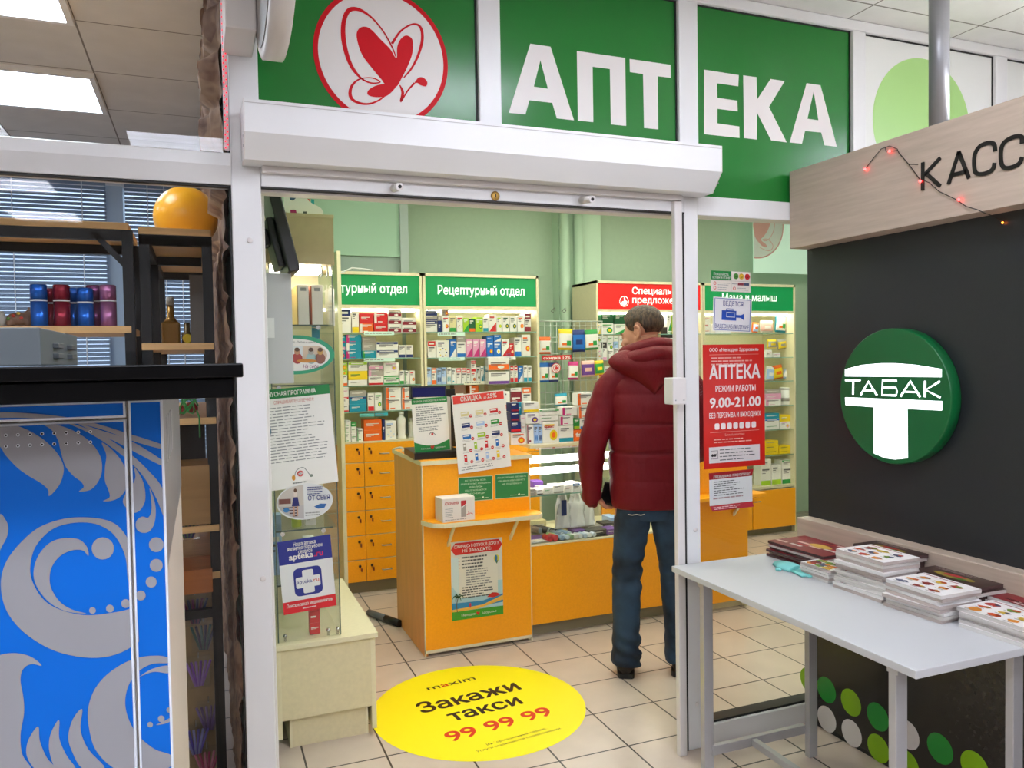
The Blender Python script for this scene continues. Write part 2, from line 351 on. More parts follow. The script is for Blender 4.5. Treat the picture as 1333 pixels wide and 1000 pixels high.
# ---------------------------------------------------------------- ceiling lights
def troffer(x, y, strength, label, grp, tubes=True, col='#f6fbff'):
    t = thing('ceiling_light', label, 'ceiling light', (x, y, 2.95), grp)
    b = MB()
    for q in ((-.3, .3, -.3, -.275), (-.3, .3, .275, .3), (-.3, -.275, -.275, .275), (.275, .3, -.275, .275)): b.box(x+q[0], x+q[1], y+q[2], y+q[3], 2.925, 2.95, mat('#f2f2f2', .4))
    b.build('frame', t)
    b = MB(); m1 = mat(col, .4, emit=strength); m2 = mat('#f0f0f0', .4, emit=strength*.45, ecol=col)
    if tubes:
        for k in range(4): b.box(x-.275, x+.275, y-.275+k*.1375+.035, y-.275+k*.1375+.1, 2.93, 2.94, m1)
        b.box(x-.275, x+.275, y-.275, y+.275, 2.94, 2.945, m2)
    else: b.box(x-.275, x+.275, y-.275, y+.275, 2.932, 2.945, m1)
    b.build('diffuser', t)
places = ['over the camera side of the hall', 'above the kiosk aisle', 'near the photo machine']
hall = [(-.1, -.2), (-1.3, -.2), (1.3, -.2), (2.7, -.2), (-1.3, -1.7), (-2.5, -1.7), (1.3, -1.7), (2.7, -1.7), (-1.3, -3.1), (-2.6, -.2), (1.6, -3.1), (3.1, -3.1), (1.3, 1.2), (4.2, .9)]
for i, (x, y) in enumerate(hall): troffer(x, y, HALL_LIGHT, 'square striped ceiling light over the hall behind the viewer', 'ceiling lights of the hall', col='#eef2ff')
for i, (x, y) in enumerate([(-.74, 3.35), (-.74, 4.575), (-2.2, 3.35), (-2.2, 4.575)]):
    troffer(x, y, SHOP_LIGHT, ['bright square ceiling light nearest behind the upper left glass', 'second bright square ceiling light behind the upper left glass', 'square ceiling light deep in the left shop, near row', 'square ceiling light deep in the left shop, far row'][i], 'ceiling lights of the left shop', False, '#e4f0ff')
for i, (x, y) in enumerate([(1.0, 3.3), (2.3, 3.3), (3.6, 3.3), (1.0, 4.2), (2.3, 4.75), (3.6, 4.75), (4.9, 4.2)]):
    troffer(x, y, PHARM_LIGHT, 'square striped ceiling light inside the pharmacy above the door head', 'ceiling lights of the pharmacy', col='#fbffee')
# ================================================================ shop front: sign panels over the door
PY = 2.60
def panel(x0, x1, z0, z1, mt, draw, label):
    b = MB(); f = Fr(b, (x0, PY, z0), (1, 0, 0), (0, 0, 1), (0, -1, 0)); b.box(x0, x1, PY, PY+.012, z0, z1, mt); b.box(x0, x1, PY-.004, PY, z1-.006, z1, GASKET); b.box(x1-.006, x1, PY-.004, PY, z0, z1, GASKET)
    f.px_ = f.px; draw(f); return b.build('sign_panel', None, label, 'sign', None)
def pp(f, pts, mt, k=1, holes=()): f.poly([f.px(*p) for p in pts], mt, k, [[f.px(*p) for p in h] for h in holes])
def crop(ox, oy, s): return lambda pts: [(ox+x/s, oy+y/s) for x, y in pts]
def heart(f):
    c = crop(320, 0, 3.9206)
    a, b_ = f.px(493.5, 62); R = .3
    LR = mat('#cc1420', .5, spec=.15)
    # disc: fitted through points of its rim
    rim = [f.px(*p) for p in c([(332, 240), (1027, 370), (505, 545), (960, 560), (450, 0), (830, 0)])]
    import itertools
    sx = [0, 0, 0]
    # least squares circle
    A = [[2*x, 2*y, 1] for x, y in rim]; B = [x*x+y*y for x, y in rim]
    N = [[sum(r[i]*r[j] for r in A) for j in range(3)] for i in range(3)]; Y = [sum(r[i]*v for r, v in zip(A, B)) for i in range(3)]
    sol = Matrix(N).inverted() @ Vector(Y); ca, cb = sol.x, sol.y; R = sqrt(sol.z+ca*ca+cb*cb)
    top = .705
    circ = lambda r: [(ca+r*cos(t*pi/45), min(top, cb+r*sin(t*pi/45))) for t in range(90)]
    f.poly(circ(R), LR, 1); f.poly(circ(R*.93), SIGNW, 2)
    S = lambda pts, k=3: f.spl([f.px(*p) for p in c(pts)], LR, k, 6)
    S([(565, 190), (575, 150), (605, 137), (640, 152), (690, 205), (735, 250), (768, 300), (772, 240), (790, 200), (820, 182), (850, 205), (850, 270), (825, 340), (795, 400), (765, 445), (715, 435), (690, 405), (640, 345), (590, 275)])
    S([(765, 440), (720, 490), (660, 497), (622, 485), (625, 462), (660, 440), (710, 430)], 4)
    st = lambda pts, wd: f.stroke([f.px(*p) for p in c(pts)], [x/3.92/400 for x in wd], LR, 3)
    st([(768, 300), (745, 240), (700, 160), (640, 90), (575, 50), (525, 55), (500, 110), (497, 190), (515, 280), (545, 350), (590, 402), (640, 425), (685, 420), (655, 402), (615, 398), (570, 410), (538, 445), (533, 490), (560, 520), (620, 532), (680, 512), (730, 470)], [4, 8, 8, 10, 18, 22, 22, 24, 22, 18, 10, 8, 6, 6, 5, 8, 14, 18, 14, 10, 8, 6])
    st([(745, 225), (790, 160), (850, 125), (890, 140), (900, 200), (880, 280), (845, 350), (805, 398)], [14, 10, 9, 14, 16, 13, 10, 6])
    st([(785, 435), (800, 475), (790, 520), (825, 465), (860, 425)], [6, 16, 8, 8, 10])
    S([(860, 425), (880, 398), (905, 398), (925, 420), (918, 442), (890, 436), (875, 425)], 4)
panel(.188, .914, 2.2, 2.905, SIGNG, heart, 'green sign panel with white disc and red heart shaped butterfly')
def apt(f):
    c = crop(640, 50, 5.332)
    pp(f, c([(118, 517), (268, 37), (408, 58), (571, 569), (452, 555), (420, 448), (262, 430), (234, 528)]), SIGNW, 1, [c([(338, 152), (390, 350), (292, 335)])])
    pp(f, c([(591, 88), (926, 136), (933, 608), (827, 597), (820, 213), (700, 197), (705, 582), (598, 571)]), SIGNW)
    pp(f, c([(957, 143), (1241, 184), (1242, 274), (1152, 263), (1156, 632), (1057, 622), (1050, 248), (959, 234)]), SIGNW)
panel(.996, 1.722, 2.2, 2.905, SIGNG, apt, 'green sign panel with the first three big white letters of the pharmacy name')
def eka(f):
    c = crop(880, 0, 2.943)
    pp(f, c([(107, 267), (240, 288), (238, 331), (156, 319), (158, 375), (234, 386), (236, 427), (158, 417), (158, 473), (242, 485), (243, 529), (107, 514)]), SIGNW)
    pp(f, c([(257, 289), (308, 296), (310, 382), (362, 303), (416, 311), (356, 410), (424, 546), (364, 538), (310, 432), (309, 535), (260, 529)]), SIGNW)
    pp(f, c([(435, 546), (500, 319), (553, 327), (616, 563), (568, 557), (556, 508), (494, 502), (482, 551)]), SIGNW, 1, [c([(527, 350), (545, 461), (503, 455)])])
panel(1.808, 2.582, 2.167, 2.905, SIGNG, eka, 'green sign panel with the last three big white letters of the pharmacy name')
PALE = mat('#e4e6e2', .35)
def pale(f):
    a, b_ = f.px(1203, 160); f.ell(a-.01, b_-.01, .29, .29, mat('#a9d684', .3), 1, 60)
panel(2.652, 3.435, 2.167, 2.905, PALE, pale, 'white sign panel with a pale green disc behind the grey pole')
panel(3.51, 4.3, 2.167, 2.905, PALE, lambda f: None, 'blank white sign panel at the top right edge')
# roller shutter over the door
t = thing('roller_shutter', 'white roller shutter box above the pharmacy doorway', 'roller shutter', (.97, 2.5, 2.157))
b = MB(); prof = [(2.575, 2.158), (2.49, 2.158), (2.432, 2.225), (2.432, 2.32), (2.575, 2.325)]
b.prism([(.137, y, z) for y, z in prof], (1.665, 0, 0), WHITE); b.box(.135, 1.803, 2.4305, 2.432, 2.309, 2.3105, mat('#b9b5b4', .5)); b.build('housing', t)
for x, s in ((.137, -1), (1.802, 1)):
    b = MB(); b.prism([(x, y, z) for y, z in prof], (s*.004, 0, 0), WHITE2)
    for z in (2.22, 2.19): b.lathe((x+s*.004, 2.46, z), [(.004, 0), (.004, .002)], METAL, 10, (0, 1, 0), (0, 0, 1), (s, 0, 0))
    b.build('end_plate', t)
b = MB(); b.box(.19, 1.71, 2.55, 2.574, 2.138, 2.158, WHITE2, .003); b.build('bottom_slat', t)
for x in (P(518, 240, 1, 2.5).x, P(767, 258, 1, 2.5).x):
    b = MB(); z = P(518, 240, 1, 2.5).z; b.tube([(x, 2.56, z), (x, 2.475, z-.012)], .0125, WHITE2, 16); b.tube([(x, 2.476, z-.012), (x, 2.4735, z-.0125)], .006, GASKET, 10); b.build('stop', t)
b = MB(); q = P(645, 255, 1, 2.57); b.lathe((q.x, 2.575, q.z), [(.016, 0), (.016, .004), (.012, .006), (.0005, .006)], mat('#b08d4a', .3, metal=.9), 24, (1, 0, 0), (0, 0, 1), (0, -1, 0)); b.box(q.x-.0015, q.x+.0015, 2.566, 2.57, q.z-.005, q.z+.005, BLACK); b.build('brass_lock', t, 'round brass lock')
b = MB(); b.box(1.678, 1.711, 2.552, 2.578, 0, 2.135, WHITE2, .003); struct(b, 'trim_16')
# magnetic sensor on the guide rail
t = thing('door_sensor', 'small white sensor box on the right side of the doorway', 'sensor', (1.70, 2.52, 1.42))
q0, q1 = P(872, 492, 1, 2.51), P(890, 526, 1, 2.51)
b = MB(); b.box(q0.x, q1.x, 2.49, 2.551, q1.z, q0.z, WHITE2, .004); b.build('casing', t)
for x in (q0.x+.012, q1.x-.012):
    b = MB(); b.ball((x, 2.49, q1.z+.016), .003, METAL, 8); b.build('screw', t)
# projecting round sign (edge on) and its box, red light strip on the left post
t = thing('projecting_sign', 'white round lightbox sign seen edge on above the left post', 'sign', (.25, 2.3, 2.5))
b = MB(); b.lathe((.176, 2.17, 2.765), [(.385, 0), (.40, .006), (.40, .056), (.385, .06)], mat('#d9d4cf', .4), 64, (0, 1, 0), (0, 0, 1), (1, 0, 0)); b.build('drum', t)
b = MB(); b.lathe((.1735, 2.17, 2.765), [(.37, 0), (.37, .002)], mat('#8d8a84', .4), 64, (0, 1, 0), (0, 0, 1), (1, 0, 0)); b.build('face', t)
b = MB(); b.box(.19, .22, 2.565, 2.6, 2.72, 2.76, STEEL); b.build('bracket', t)
b = MB(); b.box(.087, .172, 2.36, 2.575, 2.49, 2.90, mat('#ddd8d2', .4), .004); b.build('junction_box', None, 'white metal box fixed high on the left door post', 'box')
t = thing('light_strip', 'red dotted light strip running up beside the left post', 'light strip', (.09, 2.575, 2.2))
b = MB(); b.box(.083, .098, 2.562, 2.575, 2.2, 2.9, mat('#d8c9cc', .4), .003); b.build('casing', t)
b = MB()
for i in range(70): b.ball((.0865+.007*(i % 2), 2.5605, 2.205+i*.0098), .0026, mat('#e01830', .4, emit=.9), 6)
b.build('diodes', t, kind='stuff')
# ================================================================ cash desk kiosk on the right
t = thing('kiosk', 'dark grey cash desk kiosk with beige header board', 'kiosk', (2.9, 1.5, 0))
b = MB(); b.box(2.33, 3.6, .2, 2.576, .8, 2.27, KDARK); b.build('upper_panel', t)
b = MB(); b.box(2.24, 2.33, .2, 2.576, 1.977, 2.288, KWOOD, .002)
f = Fr(b, (2.24, 2.576, 1.977), (0, -1, 0), (0, 0, 1), (-1, 0, 0)); LB = mat('#171310', .4)
c = crop(1180, 170, 6.667); st = lambda pts, wd=.013, sm=False: f.stroke([f.px(*p) for p in c(pts)], wd, LB, 2, sm)
def kass(pts, wd=.0125, sm=False):
    q = [f.px(*p) for p in c(pts)]; f.stroke(q, wd, LB, 2, sm)
    f.stroke(q, wd, LB, 6, sm)
kass([(147, 275), (146, 520)]); kass([(300, 236), (160, 385)]); kass([(175, 372), (300, 485)]); kass([(462, 182), (370, 466)]); kass([(458, 182), (548, 415)]); kass([(400, 388), (530, 355)])
kass([(775, 180), (765, 120), (715, 108), (640, 140), (598, 210), (593, 310), (612, 370), (680, 375), (750, 340), (770, 280)], .0125, True)
kass([(1008, 115), (1005, 58), (950, 52), (870, 90), (830, 150), (825, 250), (845, 315), (900, 325), (980, 290), (1010, 230)], .0125, True)
b.build('header_board', t)
b = MB(); b.box(2.27, 3.6, .2, 2.576, .69, .876, KWOOD, .003); b.build('ledge', t)
b = MB(); b.box(2.34, 3.6, .2, 2.576, 0.02, .69, mat('#26231f', .25, var=.08, scale=50))
f = Fr(b, (2.34, 2.576, 0), (0, -1, 0), (0, 0, 1), (-1, 0, 0))
DG, LG, DW = mat('#1d8f32', .3), mat('#86b80a', .3), mat('#d9d4d2', .35)
ox = 2.576
for row, z, cols in ((0, .300, 'LG'), (1, .172, 'GLGW'), (2, .043, 'WWLLGL')):
    pass
def dot(px, py, m):
    a, z = f.px(px, py); f.ell(a, max(z, .054), .052, .052, m, 1, 28)
cc = crop(1040, 780, 4.546)
for x, y, m in ((163, 537, DG), (308, 612, LG), (467, 697, DG), (642, 802, DW), (835, 885, DG), (1040, 995, LG), (165, 727, DW), (312, 812, DW), (470, 900, LG), (640, 1020, LG), (60, 480, LG)):
    (px, py), = cc([(x, y)]); dot(px, py, m)
b.build('lower_panel', t)
b = MB(); b.box(2.345, 3.6, .2, 2.57, 0, .02, GASKET); b.build('plinth', t)
# roof plate that the pole stands on
b = MB(); b.box(2.33, 3.6, .2, 2.576, 2.27, 2.286, KWOOD); b.build('roof', t)
for i, (x, lb) in enumerate(((2.62, 'front'), (3.2, 'rear'))):
    t2 = thing('tube_light', lb+' fluorescent tube lying on the kiosk roof behind the header board', 'lamp', (x, 1.4, 2.287), 'tubes on the kiosk roof')
    b = MB(); b.box(x-.03, x+.03, .8, 2.0, 2.2875, 2.31, WHITE); b.build('batten', t2)
    b = MB(); b.tube([(x, .82, 2.33), (x, 1.98, 2.33)], .014, mat('#f6f8ff', .4, emit=13), 12); b.build('tube', t2)
b = MB(); b.tube([(2.42, 2.03, 2.286), (2.42, 2.03, 2.95)], .033, mat('#8c8d90', .35, metal=.5), 24); b.lathe((2.42, 2.03, 2.286), [(.06, 0), (.06, .006), (.033, .008)], METAL, 24)
b.build('pole', None, 'grey round metal pole rising from the kiosk roof to the ceiling', 'pole')
# lit round sign
t = thing('tobacco_sign', 'round dark green sign with the lit white letters ТАБАК', 'sign', (2.25, 2.02, 1.4))
xf = P(1240, 515, 1, 1.862).x; q = [P(1092, 515, 0, xf), P(1240, 515, 0, xf), P(1165, 429, 0, xf), P(1165, 603, 0, xf)]
cy = (q[0].y+q[1].y)/2; rr = (q[0].y-q[1].y)/2; cz = (q[2].z+q[3].z)/2; rz = (q[2].z-q[3].z)/2; R = (rr+rz)/2
SG = mat('#05602f', .35)
b = MB(); b.lathe((2.33, cy, cz), [(R-.004, 0), (R, .004), (R, 2.33-xf-.003), (R-.003, 2.33-xf)], SG, 72, (0, 1, 0), (0, 0, 1), (-1, 0, 0)); b.build('drum', t)
b = MB(); f = Fr(b, (xf, cy, cz), (0, -1, 0), (0, 0, 1), (-1, 0, 0)); f.K = .001; LIT = mat('#f4f4ff', .4, emit=.85)
c = crop(1060, 400, 4.5455); pl = lambda pts: f.poly([f.px(*p) for p in c(pts)], LIT, 1)
pl([(183, 368), (280, 342), (400, 332), (480, 332), (600, 341), (755, 366), (755, 414), (470, 411), (183, 409)])
pl([(183, 533), (758, 556), (757, 611), (552, 602), (555, 893), (480, 901), (420, 893), (354, 865), (352, 591), (186, 579)])
sl = lambda pts, w_=.0085: f.stroke([f.px(*p) for p in c(pts)], w_, LIT, 1, False)
sl([(183, 433), (275, 433)], .006); sl([(232, 433), (230, 517)]); sl([(275, 520), (322, 440), (372, 522)]); sl([(295, 493), (352, 494)], .006)
sl([(490, 436), (405, 434), (402, 520), (485, 522), (490, 500), (485, 478), (405, 476)], .0075); sl([(512, 528), (570, 438), (628, 532)]); sl([(535, 500), (605, 503)], .006); sl([(657, 436), (655, 532)]); sl([(745, 438), (660, 490), (748, 535)], .0075)
b.build('lettering', t, 'lit white letters')
# fairy lights across the header board
t = thing('fairy_lights', 'dark wire of red fairy lights draped over the header board', 'string lights', (2.2, 2.1, 2.0))
WX = 2.234; wire = [(1127, 219), (1137, 206), (1147, 194), (1158, 190), (1168, 194), (1170, 199), (1183, 214), (1197, 233), (1210, 238), (1222, 249), (1245, 260), (1258, 269), (1272, 273), (1283, 278)]
b = MB(); b.tube([P(x, y, 0, WX) for x, y in wire], .0015, GASKET, 6); b.tube([P(x, y, 0, WX) for x, y in ((1183, 214), (1195, 214))], .0015, GASKET, 6)
b.tube([P(1283, 278, 0, WX), P(1290, 280, 0, 2.3), P(1305, 288, 0, 2.322)], .0012, GASKET, 6); b.tube([P(x, y, 0, WX) for x, y in ((1168, 196), (1159, 197))], .0015, GASKET, 6); b.tube([P(x, y, 0, WX) for x, y in ((1152, 191), (1154, 198))], .0015, GASKET, 6); b.build('wire', t)
for x, y in ((1126, 220), (1158, 197), (1198, 236), (1248, 260)):
    b = MB(); b.ball(P(x, y, 0, WX-.003), .0045, mat('#ff3030', .3, emit=6), 10); b.build('bulb', t)
b = MB(); b.ball(P(1305, 290, 0, 2.322), .003, mat('#ff7a20', .3, emit=6), 10); b.build('bulb', t)
# ---------------------------------------------------------------- folding table with leaflets
t = thing('table', 'light grey table with square metal legs against the kiosk', 'table', (1.95, 2.0, 0))
TB = mat('#c3c5c8', .4); TE = mat('#a9abae', .4)
b = MB(); b.box(1.645, 2.268, 1.445, 2.548, .728, .75, TB, .002); b.build('tabletop', t)
LM = mat('#b4b4b6', .35, metal=.3)
for i, (x, y) in enumerate(((1.67, 2.38), (2.125, 2.35), (1.66, 1.52), (2.10, 1.52))):
    b = MB(); b.box(x, x+.04, y, y+.025, 0, .728, LM, .002); b.build('leg', t)
for y in (2.37, 1.52):
    b = MB(); b.box(1.70, 2.125, y+.002, y+.022, .085, .12, LM, .002); b.build('crossbar', t)
b = MB(); b.box(1.87, 1.895, 1.545, 2.37, .09, .115, LM, .002); b.build('stretcher', t)
for y in (2.36, 1.51):
    b = MB(); b.box(1.655, 2.2, y, y+.035, .712, .728, LM); b.build('support', t)
# leaflets
COV = [mat('#efeceb', .5), mat('#3a2622', .45), mat('#7d1d24', .45)]
PAPS = [mat('#d8d5d2', .6), mat('#c7c2bd', .6), mat('#b9aca6', .6), mat('#513a38', .6)]
FOOD = [mat(h, .5) for h in ('#c9501c', '#d98a2b', '#8c2a1c', '#6f8f2b', '#d7b23c', '#4a4f6b', '#b8352c')]
def leaflet(cx, cy, z, wx, wy, th, rot, kind, label, grp, rn):
    b = MB(); M = Matrix.Translation((cx, cy, z)) @ Matrix.Rotation(rot, 4, 'Z')
    pm = PAPS[3] if kind in ('dark', 'red') and rn.random() < .75 else PAPS[rn.randrange(3)]
    n = 6; vs = []; 
    for j in range(2):
        for i in range(n+1):
            x = -wx/2+wx*i/n; droop = -.0012*(2*i/n-1)**2
            for y in (-wy/2, wy/2): vs.append(M @ Vector((x, y, (th if j else 0)+droop*1.0+.0012)))
    k = 2*(n+1); fs = []
    for i in range(n): a = 2*i; fs += [(a, a+1, a+3, a+2), (k+a, k+a+2, k+a+3, k+a+1), (a, a+2, k+a+2, k+a), (a+1, k+a+1, k+a+3, a+3)]
    fs += [(0, k, k+1, 1), (2*n, 2*n+1, k+2*n+1, k+2*n)]
    b.add(vs, fs, pm)
    f = Fr(b, M @ Vector((-wx/2, wy/2, th+.0006)), M.to_3x3() @ Vector((0, -1, 0)), M.to_3x3() @ Vector((1, 0, 0)), (0, 0, 1))
    W, H = wy, wx
    cm = {'white': COV[0], 'dark': COV[1], 'red': COV[2], 'redwhite': COV[2]}[kind]
    f.rect(0, W, 0, H, cm, 1)
    if kind == 'white':
        for r in range(3):
            for q in range(3):
                a, e = W*(.12+.28*q+rn.uniform(0, .05)), H*(.16+.27*r)
                rx, ry = rn.uniform(.018, .03), rn.uniform(.012, .02); f.poly([(a+.012+rx*rn.uniform(.55, 1.1)*cos(t_*.524), e+ry*rn.uniform(.55, 1.1)*sin(t_*.524)) for t_ in range(12)], FOOD[rn.randrange(7)], 2); f.ell(a+.02, e+.004, rn.uniform(.006, .014), rn.uniform(.004, .009), FOOD[rn.randrange(7)], 3, 8); f.lines(a-.005, a+.03, e-.02, e-.013, 1, TEXTL, 2, rn.randrange(99), .5)
        f.rect(.01, W*.7, H*.9, H*.93, mat('#9a2d2d', .5), 2)
    elif kind == 'dark':
        f.ell(W*.5, H*.5, W*.3, H*.17, mat('#8a7a2a', .5), 2, 20); f.ell(W*.5, H*.55, W*.17, H*.1, mat('#a3282c', .5), 3, 16); f.ell(W*.62, H*.42, W*.1, H*.08, mat('#4b7d2b', .5), 3, 14)
        f.lines(W*.1, W*.9, H*.78, H*.95, 2, mat('#8d7a78', .5), 2, 3)
    else:
        for _ in range(10): f.rect(*(lambda a, e: (a, a+W*.2, e, e+H*.08))(rn.uniform(0, W*.8), rn.uniform(0, H*.9)), mat(rn.choice(['#d9c9c4', '#b02a32', '#d8b0a8', '#4f1a1e']), .5), 2)
        f.ell(W*.6, H*.55, W*.18, H*.13, mat('#c9a23a', .5), 3, 14)
    return b.build('leaflet', None, label, 'leaflet', grp)
ordn = ['first', 'second', 'third', 'fourth', 'fifth', 'sixth', 'seventh', 'eighth', 'ninth', 'tenth', 'eleventh', 'twelfth', 'thirteenth', 'fourteenth', 'fifteenth', 'sixteenth']
def stack(desc, kind, cx, cy, wx, wy, n, th, rot, seed, jit=.009):
    rn = random.Random(seed); z = .7505
    for i in range(n):
        pos = 'topmost' if i == n-1 else ('lowest' if i == 0 else ordn[i]+' lowest')
        leaflet(cx+rn.uniform(-jit, jit), cy+rn.uniform(-jit, jit), z, wx, wy, th, rot+rn.uniform(-.055, .055), kind, pos+' leaflet of the '+desc, 'leaflets in the '+desc, rn); z += th+.0014
stack('dark red stack nearest the window', 'red', 2.175, 2.375, .19, .29, 6, .0085, .02, 1, .008)
stack('short white pile beside the aqua glove', 'white', 2.052, 2.185, .10, .14, 5, .008, .0, 2, .003)
stack('tall white stack in the table middle', 'white', 2.075, 1.985, .155, .205, 12, .0095, .03, 3)
stack('dark stack at the kiosk, table middle', 'dark', 2.205, 2.06, .11, .22, 9, .0115, .02, 4)
stack('wide white stack in front of the dark kiosk', 'white', 2.07, 1.765, .165, .20, 8, .0095, .02, 5)
stack('dark stack at the kiosk, nearer the viewer', 'dark', 2.2, 1.79, .125, .24, 7, .0105, .01, 6)
stack('low white stack at the right picture edge', 'white', 2.105, 1.54, .15, .20, 5, .0095, .03, 7)
stack('red covered pile beside the low white stack', 'redwhite', 2.222, 1.56, .08, .22, 5, .0105, .0, 8)
# aqua glove lying on the table
GL = mat('#7fd0cc', .6)
b = MB()
for pts, r in (([(2.02, 2.39, .758), (2.015, 2.34, .76), (2.015, 2.29, .759)], [.03, .042, .036]), ([(2.000, 2.30, .757), (1.992, 2.25, .756), (1.985, 2.215, .754)], .0118), ([(2.012, 2.30, .758), (2.006, 2.24, .757), (2.002, 2.20, .754)], .0118),
               ([(2.026, 2.30, .758), (2.024, 2.24, .757), (2.022, 2.20, .754)], .0118), ([(2.04, 2.30, .757), (2.043, 2.25, .756), (2.045, 2.215, .754)], .009), ([(2.0, 2.36, .758), (1.972, 2.34, .756), (1.958, 2.32, .754)], .0105)):
    k = len(b.v); b.tube(pts, r, GL, 12)
    for i in range(k, len(b.v)): b.v[i].z = .752+(b.v[i].z-.752)*.42 if b.v[i].z > .752 else .752
b.build('glove', None, 'aqua knitted glove lying on the grey table', 'glove')
# ================================================================ blue vending machine on the left
MY = 1.15
t = thing('vending_machine', 'tall blue vending machine with grey floral swirls', 'vending machine', (-.33, 1.6, 0))
b = MB(); b.box(-.64, -.054, MY+.012, 2.05, 0, 1.503, mat('#d3c8bb', .4)); b.box(-.0545, -.0525, MY+.02, 2.04, 1.26, 1.5, mat('#8b8c8f', .3, metal=.6))  # grey upper plate and its slits stand in for a reflection on the side
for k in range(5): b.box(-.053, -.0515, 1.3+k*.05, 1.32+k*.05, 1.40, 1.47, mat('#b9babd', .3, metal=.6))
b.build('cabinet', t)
WB = mat('#dfe6ee', .35)
def front(name, x0, x1, z0, z1):
    b = MB(); b.box(x0, x1, MY, MY+.012, z0, z1, WB, .0015)
    f = Fr(b, (x0, MY, z0), (1, 0, 0), (0, 0, 1), (0, -1, 0)); f.rect(.003, x1-x0-.003, .003, z1-z0-.003, BLUE, 1)
    f.x0, f.x1, f.z0, f.z1 = x0+.003, x1-.003, z0+.003, z1-.003
    return b, f
# swirls traced on the machine front, clipped to the panel they are printed on
def clip(poly, a0, a1, b0, b1):
    for ax, lim, sg in ((0, a0, 1), (0, a1, -1), (1, b0, 1), (1, b1, -1)):
        out = []
        for i in range(len(poly)):
            p, q = poly[i-1], poly[i]; dp, dq = sg*(p[ax]-lim), sg*(q[ax]-lim)
            if dp >= 0 and dq >= 0: out.append(q)
            elif dp >= 0: s = dp/(dp-dq); out.append((p[0]+(q[0]-p[0])*s, p[1]+(q[1]-p[1])*s))
            elif dq >= 0: s = dp/(dp-dq); out += [(p[0]+(q[0]-p[0])*s, p[1]+(q[1]-p[1])*s), q]
        poly = out
        if len(poly) < 3: return []
    return poly
A = crop(0, 520, 4.1667); B = crop(0, 640, 2.7778); D = crop(0, 740, 3.8462)
SW = []     # (points in photo, smooth)
sw = lambda cr, pts: SW.append([(p.x, p.y) for p in catmull([(*q, 0) for q in cr(pts)], 5)])
sw(A, [(-60, 120), (60, 135), (150, 165), (240, 220), (310, 290), (345, 360), (340, 420), (315, 475), (268, 523), (262, 490), (225, 455), (150, 410), (90, 365), (30, 300), (5, 260), (-60, 200)])
sw(A, [(215, 122), (300, 135), (400, 170), (490, 230), (545, 310), (553, 390), (530, 450), (490, 490), (430, 499), (455, 475), (440, 445), (400, 415), (355, 360), (330, 280), (315, 220), (280, 165)])
sw(A, [(553, 235), (600, 265), (650, 320), (680, 375), (690, 430), (685, 480), (655, 525), (610, 548), (560, 551), (595, 530), (590, 495), (570, 440), (570, 370), (577, 300)])
sw(A, [(0, 70), (150, 75), (330, 92), (500, 125), (680, 180), (880, 245), (878, 268), (720, 225), (560, 165), (420, 130), (250, 108), (100, 100), (-40, 98)])
sw(A, [(420, 128), (540, 165), (700, 220), (880, 330), (882, 360), (760, 300), (640, 235), (520, 180)])
sw(A, [(330, 112), (450, 150), (560, 195), (680, 275), (790, 370), (885, 490), (890, 632), (850, 540), (780, 420), (700, 335), (600, 255), (480, 180)])
sw(A, [(728, 368), (765, 420), (785, 480), (788, 545), (765, 595), (730, 615), (700, 600), (668, 560), (680, 515), (715, 470), (735, 420)])
sw(A, [(812, 480), (835, 540), (845, 600), (838, 670), (810, 715), (770, 722), (740, 700), (740, 660), (770, 635), (805, 640), (822, 600), (820, 540)])
sw(A, [(0, 622), (30, 650), (46, 690), (40, 740), (15, 790), (-10, 820), (-40, 700)])
for x, y, r in ((558, 807, 60), (848, 787, 40), (848, 899, 35)): SW.append(A([(x+r*cos(i*.2618), y+r*sin(i*.2618)) for i in range(24)]))
# big ring
sw(B, [(465, 320), (455, 240), (430, 180), (395, 140), (340, 115), (270, 112), (200, 130), (150, 170), (120, 220), (110, 290), (130, 350), (170, 400), (230, 430), (310, 446), (400, 438), (480, 418), (560, 360), (604, 260), (606, 430), (540, 510), (440, 580), (330, 600), (200, 575), (90, 510), (25, 430), (4, 340), (20, 260), (70, 190), (140, 130), (230, 98), (320, 93), (400, 108), (450, 150), (490, 240)])
sw(B, [(320, 232), (300, 212), (260, 212), (215, 235), (185, 280), (183, 340), (215, 395), (260, 425), (312, 440), (240, 432), (180, 400), (135, 345), (122, 290), (140, 230), (180, 185), (230, 168), (285, 172), (315, 200)])
for x, y, r in ((547, 326, 20), (509, 375, 18), (455, 404, 16), (398, 422, 14), (335, 429, 12), (543, 841, 10), (583, 820, 12), (612, 788, 10)): SW.append(B([(x+r*cos(i*.2618), y+r*sin(i*.2618)) for i in range(24)]))
sw(B, [(610, 600), (560, 592), (480, 605), (400, 650), (345, 710), (320, 780), (322, 850), (345, 930), (400, 990), (470, 1020), (560, 1015), (619, 990), (619, 952), (560, 930), (500, 880), (465, 820), (453, 760), (465, 700), (500, 650), (550, 622), (610, 618)])
sw(B, [(505, 668), (550, 640), (610, 628), (612, 655), (560, 650), (520, 662)])
sw(B, [(0, 590), (60, 583), (115, 597), (152, 628), (115, 622), (85, 640), (75, 680), (85, 740), (88, 800), (75, 880), (82, 950), (110, 1010), (-40, 1010), (-40, 620)])
sw(B, [(298, 785), (292, 860), (320, 930), (380, 1000), (300, 1000), (258, 930), (248, 880), (265, 820)])
sw(B, [(215, 825), (215, 890), (240, 950), (275, 1005), (205, 1000), (180, 940), (180, 890), (195, 850)])
sw(B, [(140, 848), (145, 900), (170, 960), (205, 1005), (135, 1005), (100, 960), (98, 915), (115, 875)])
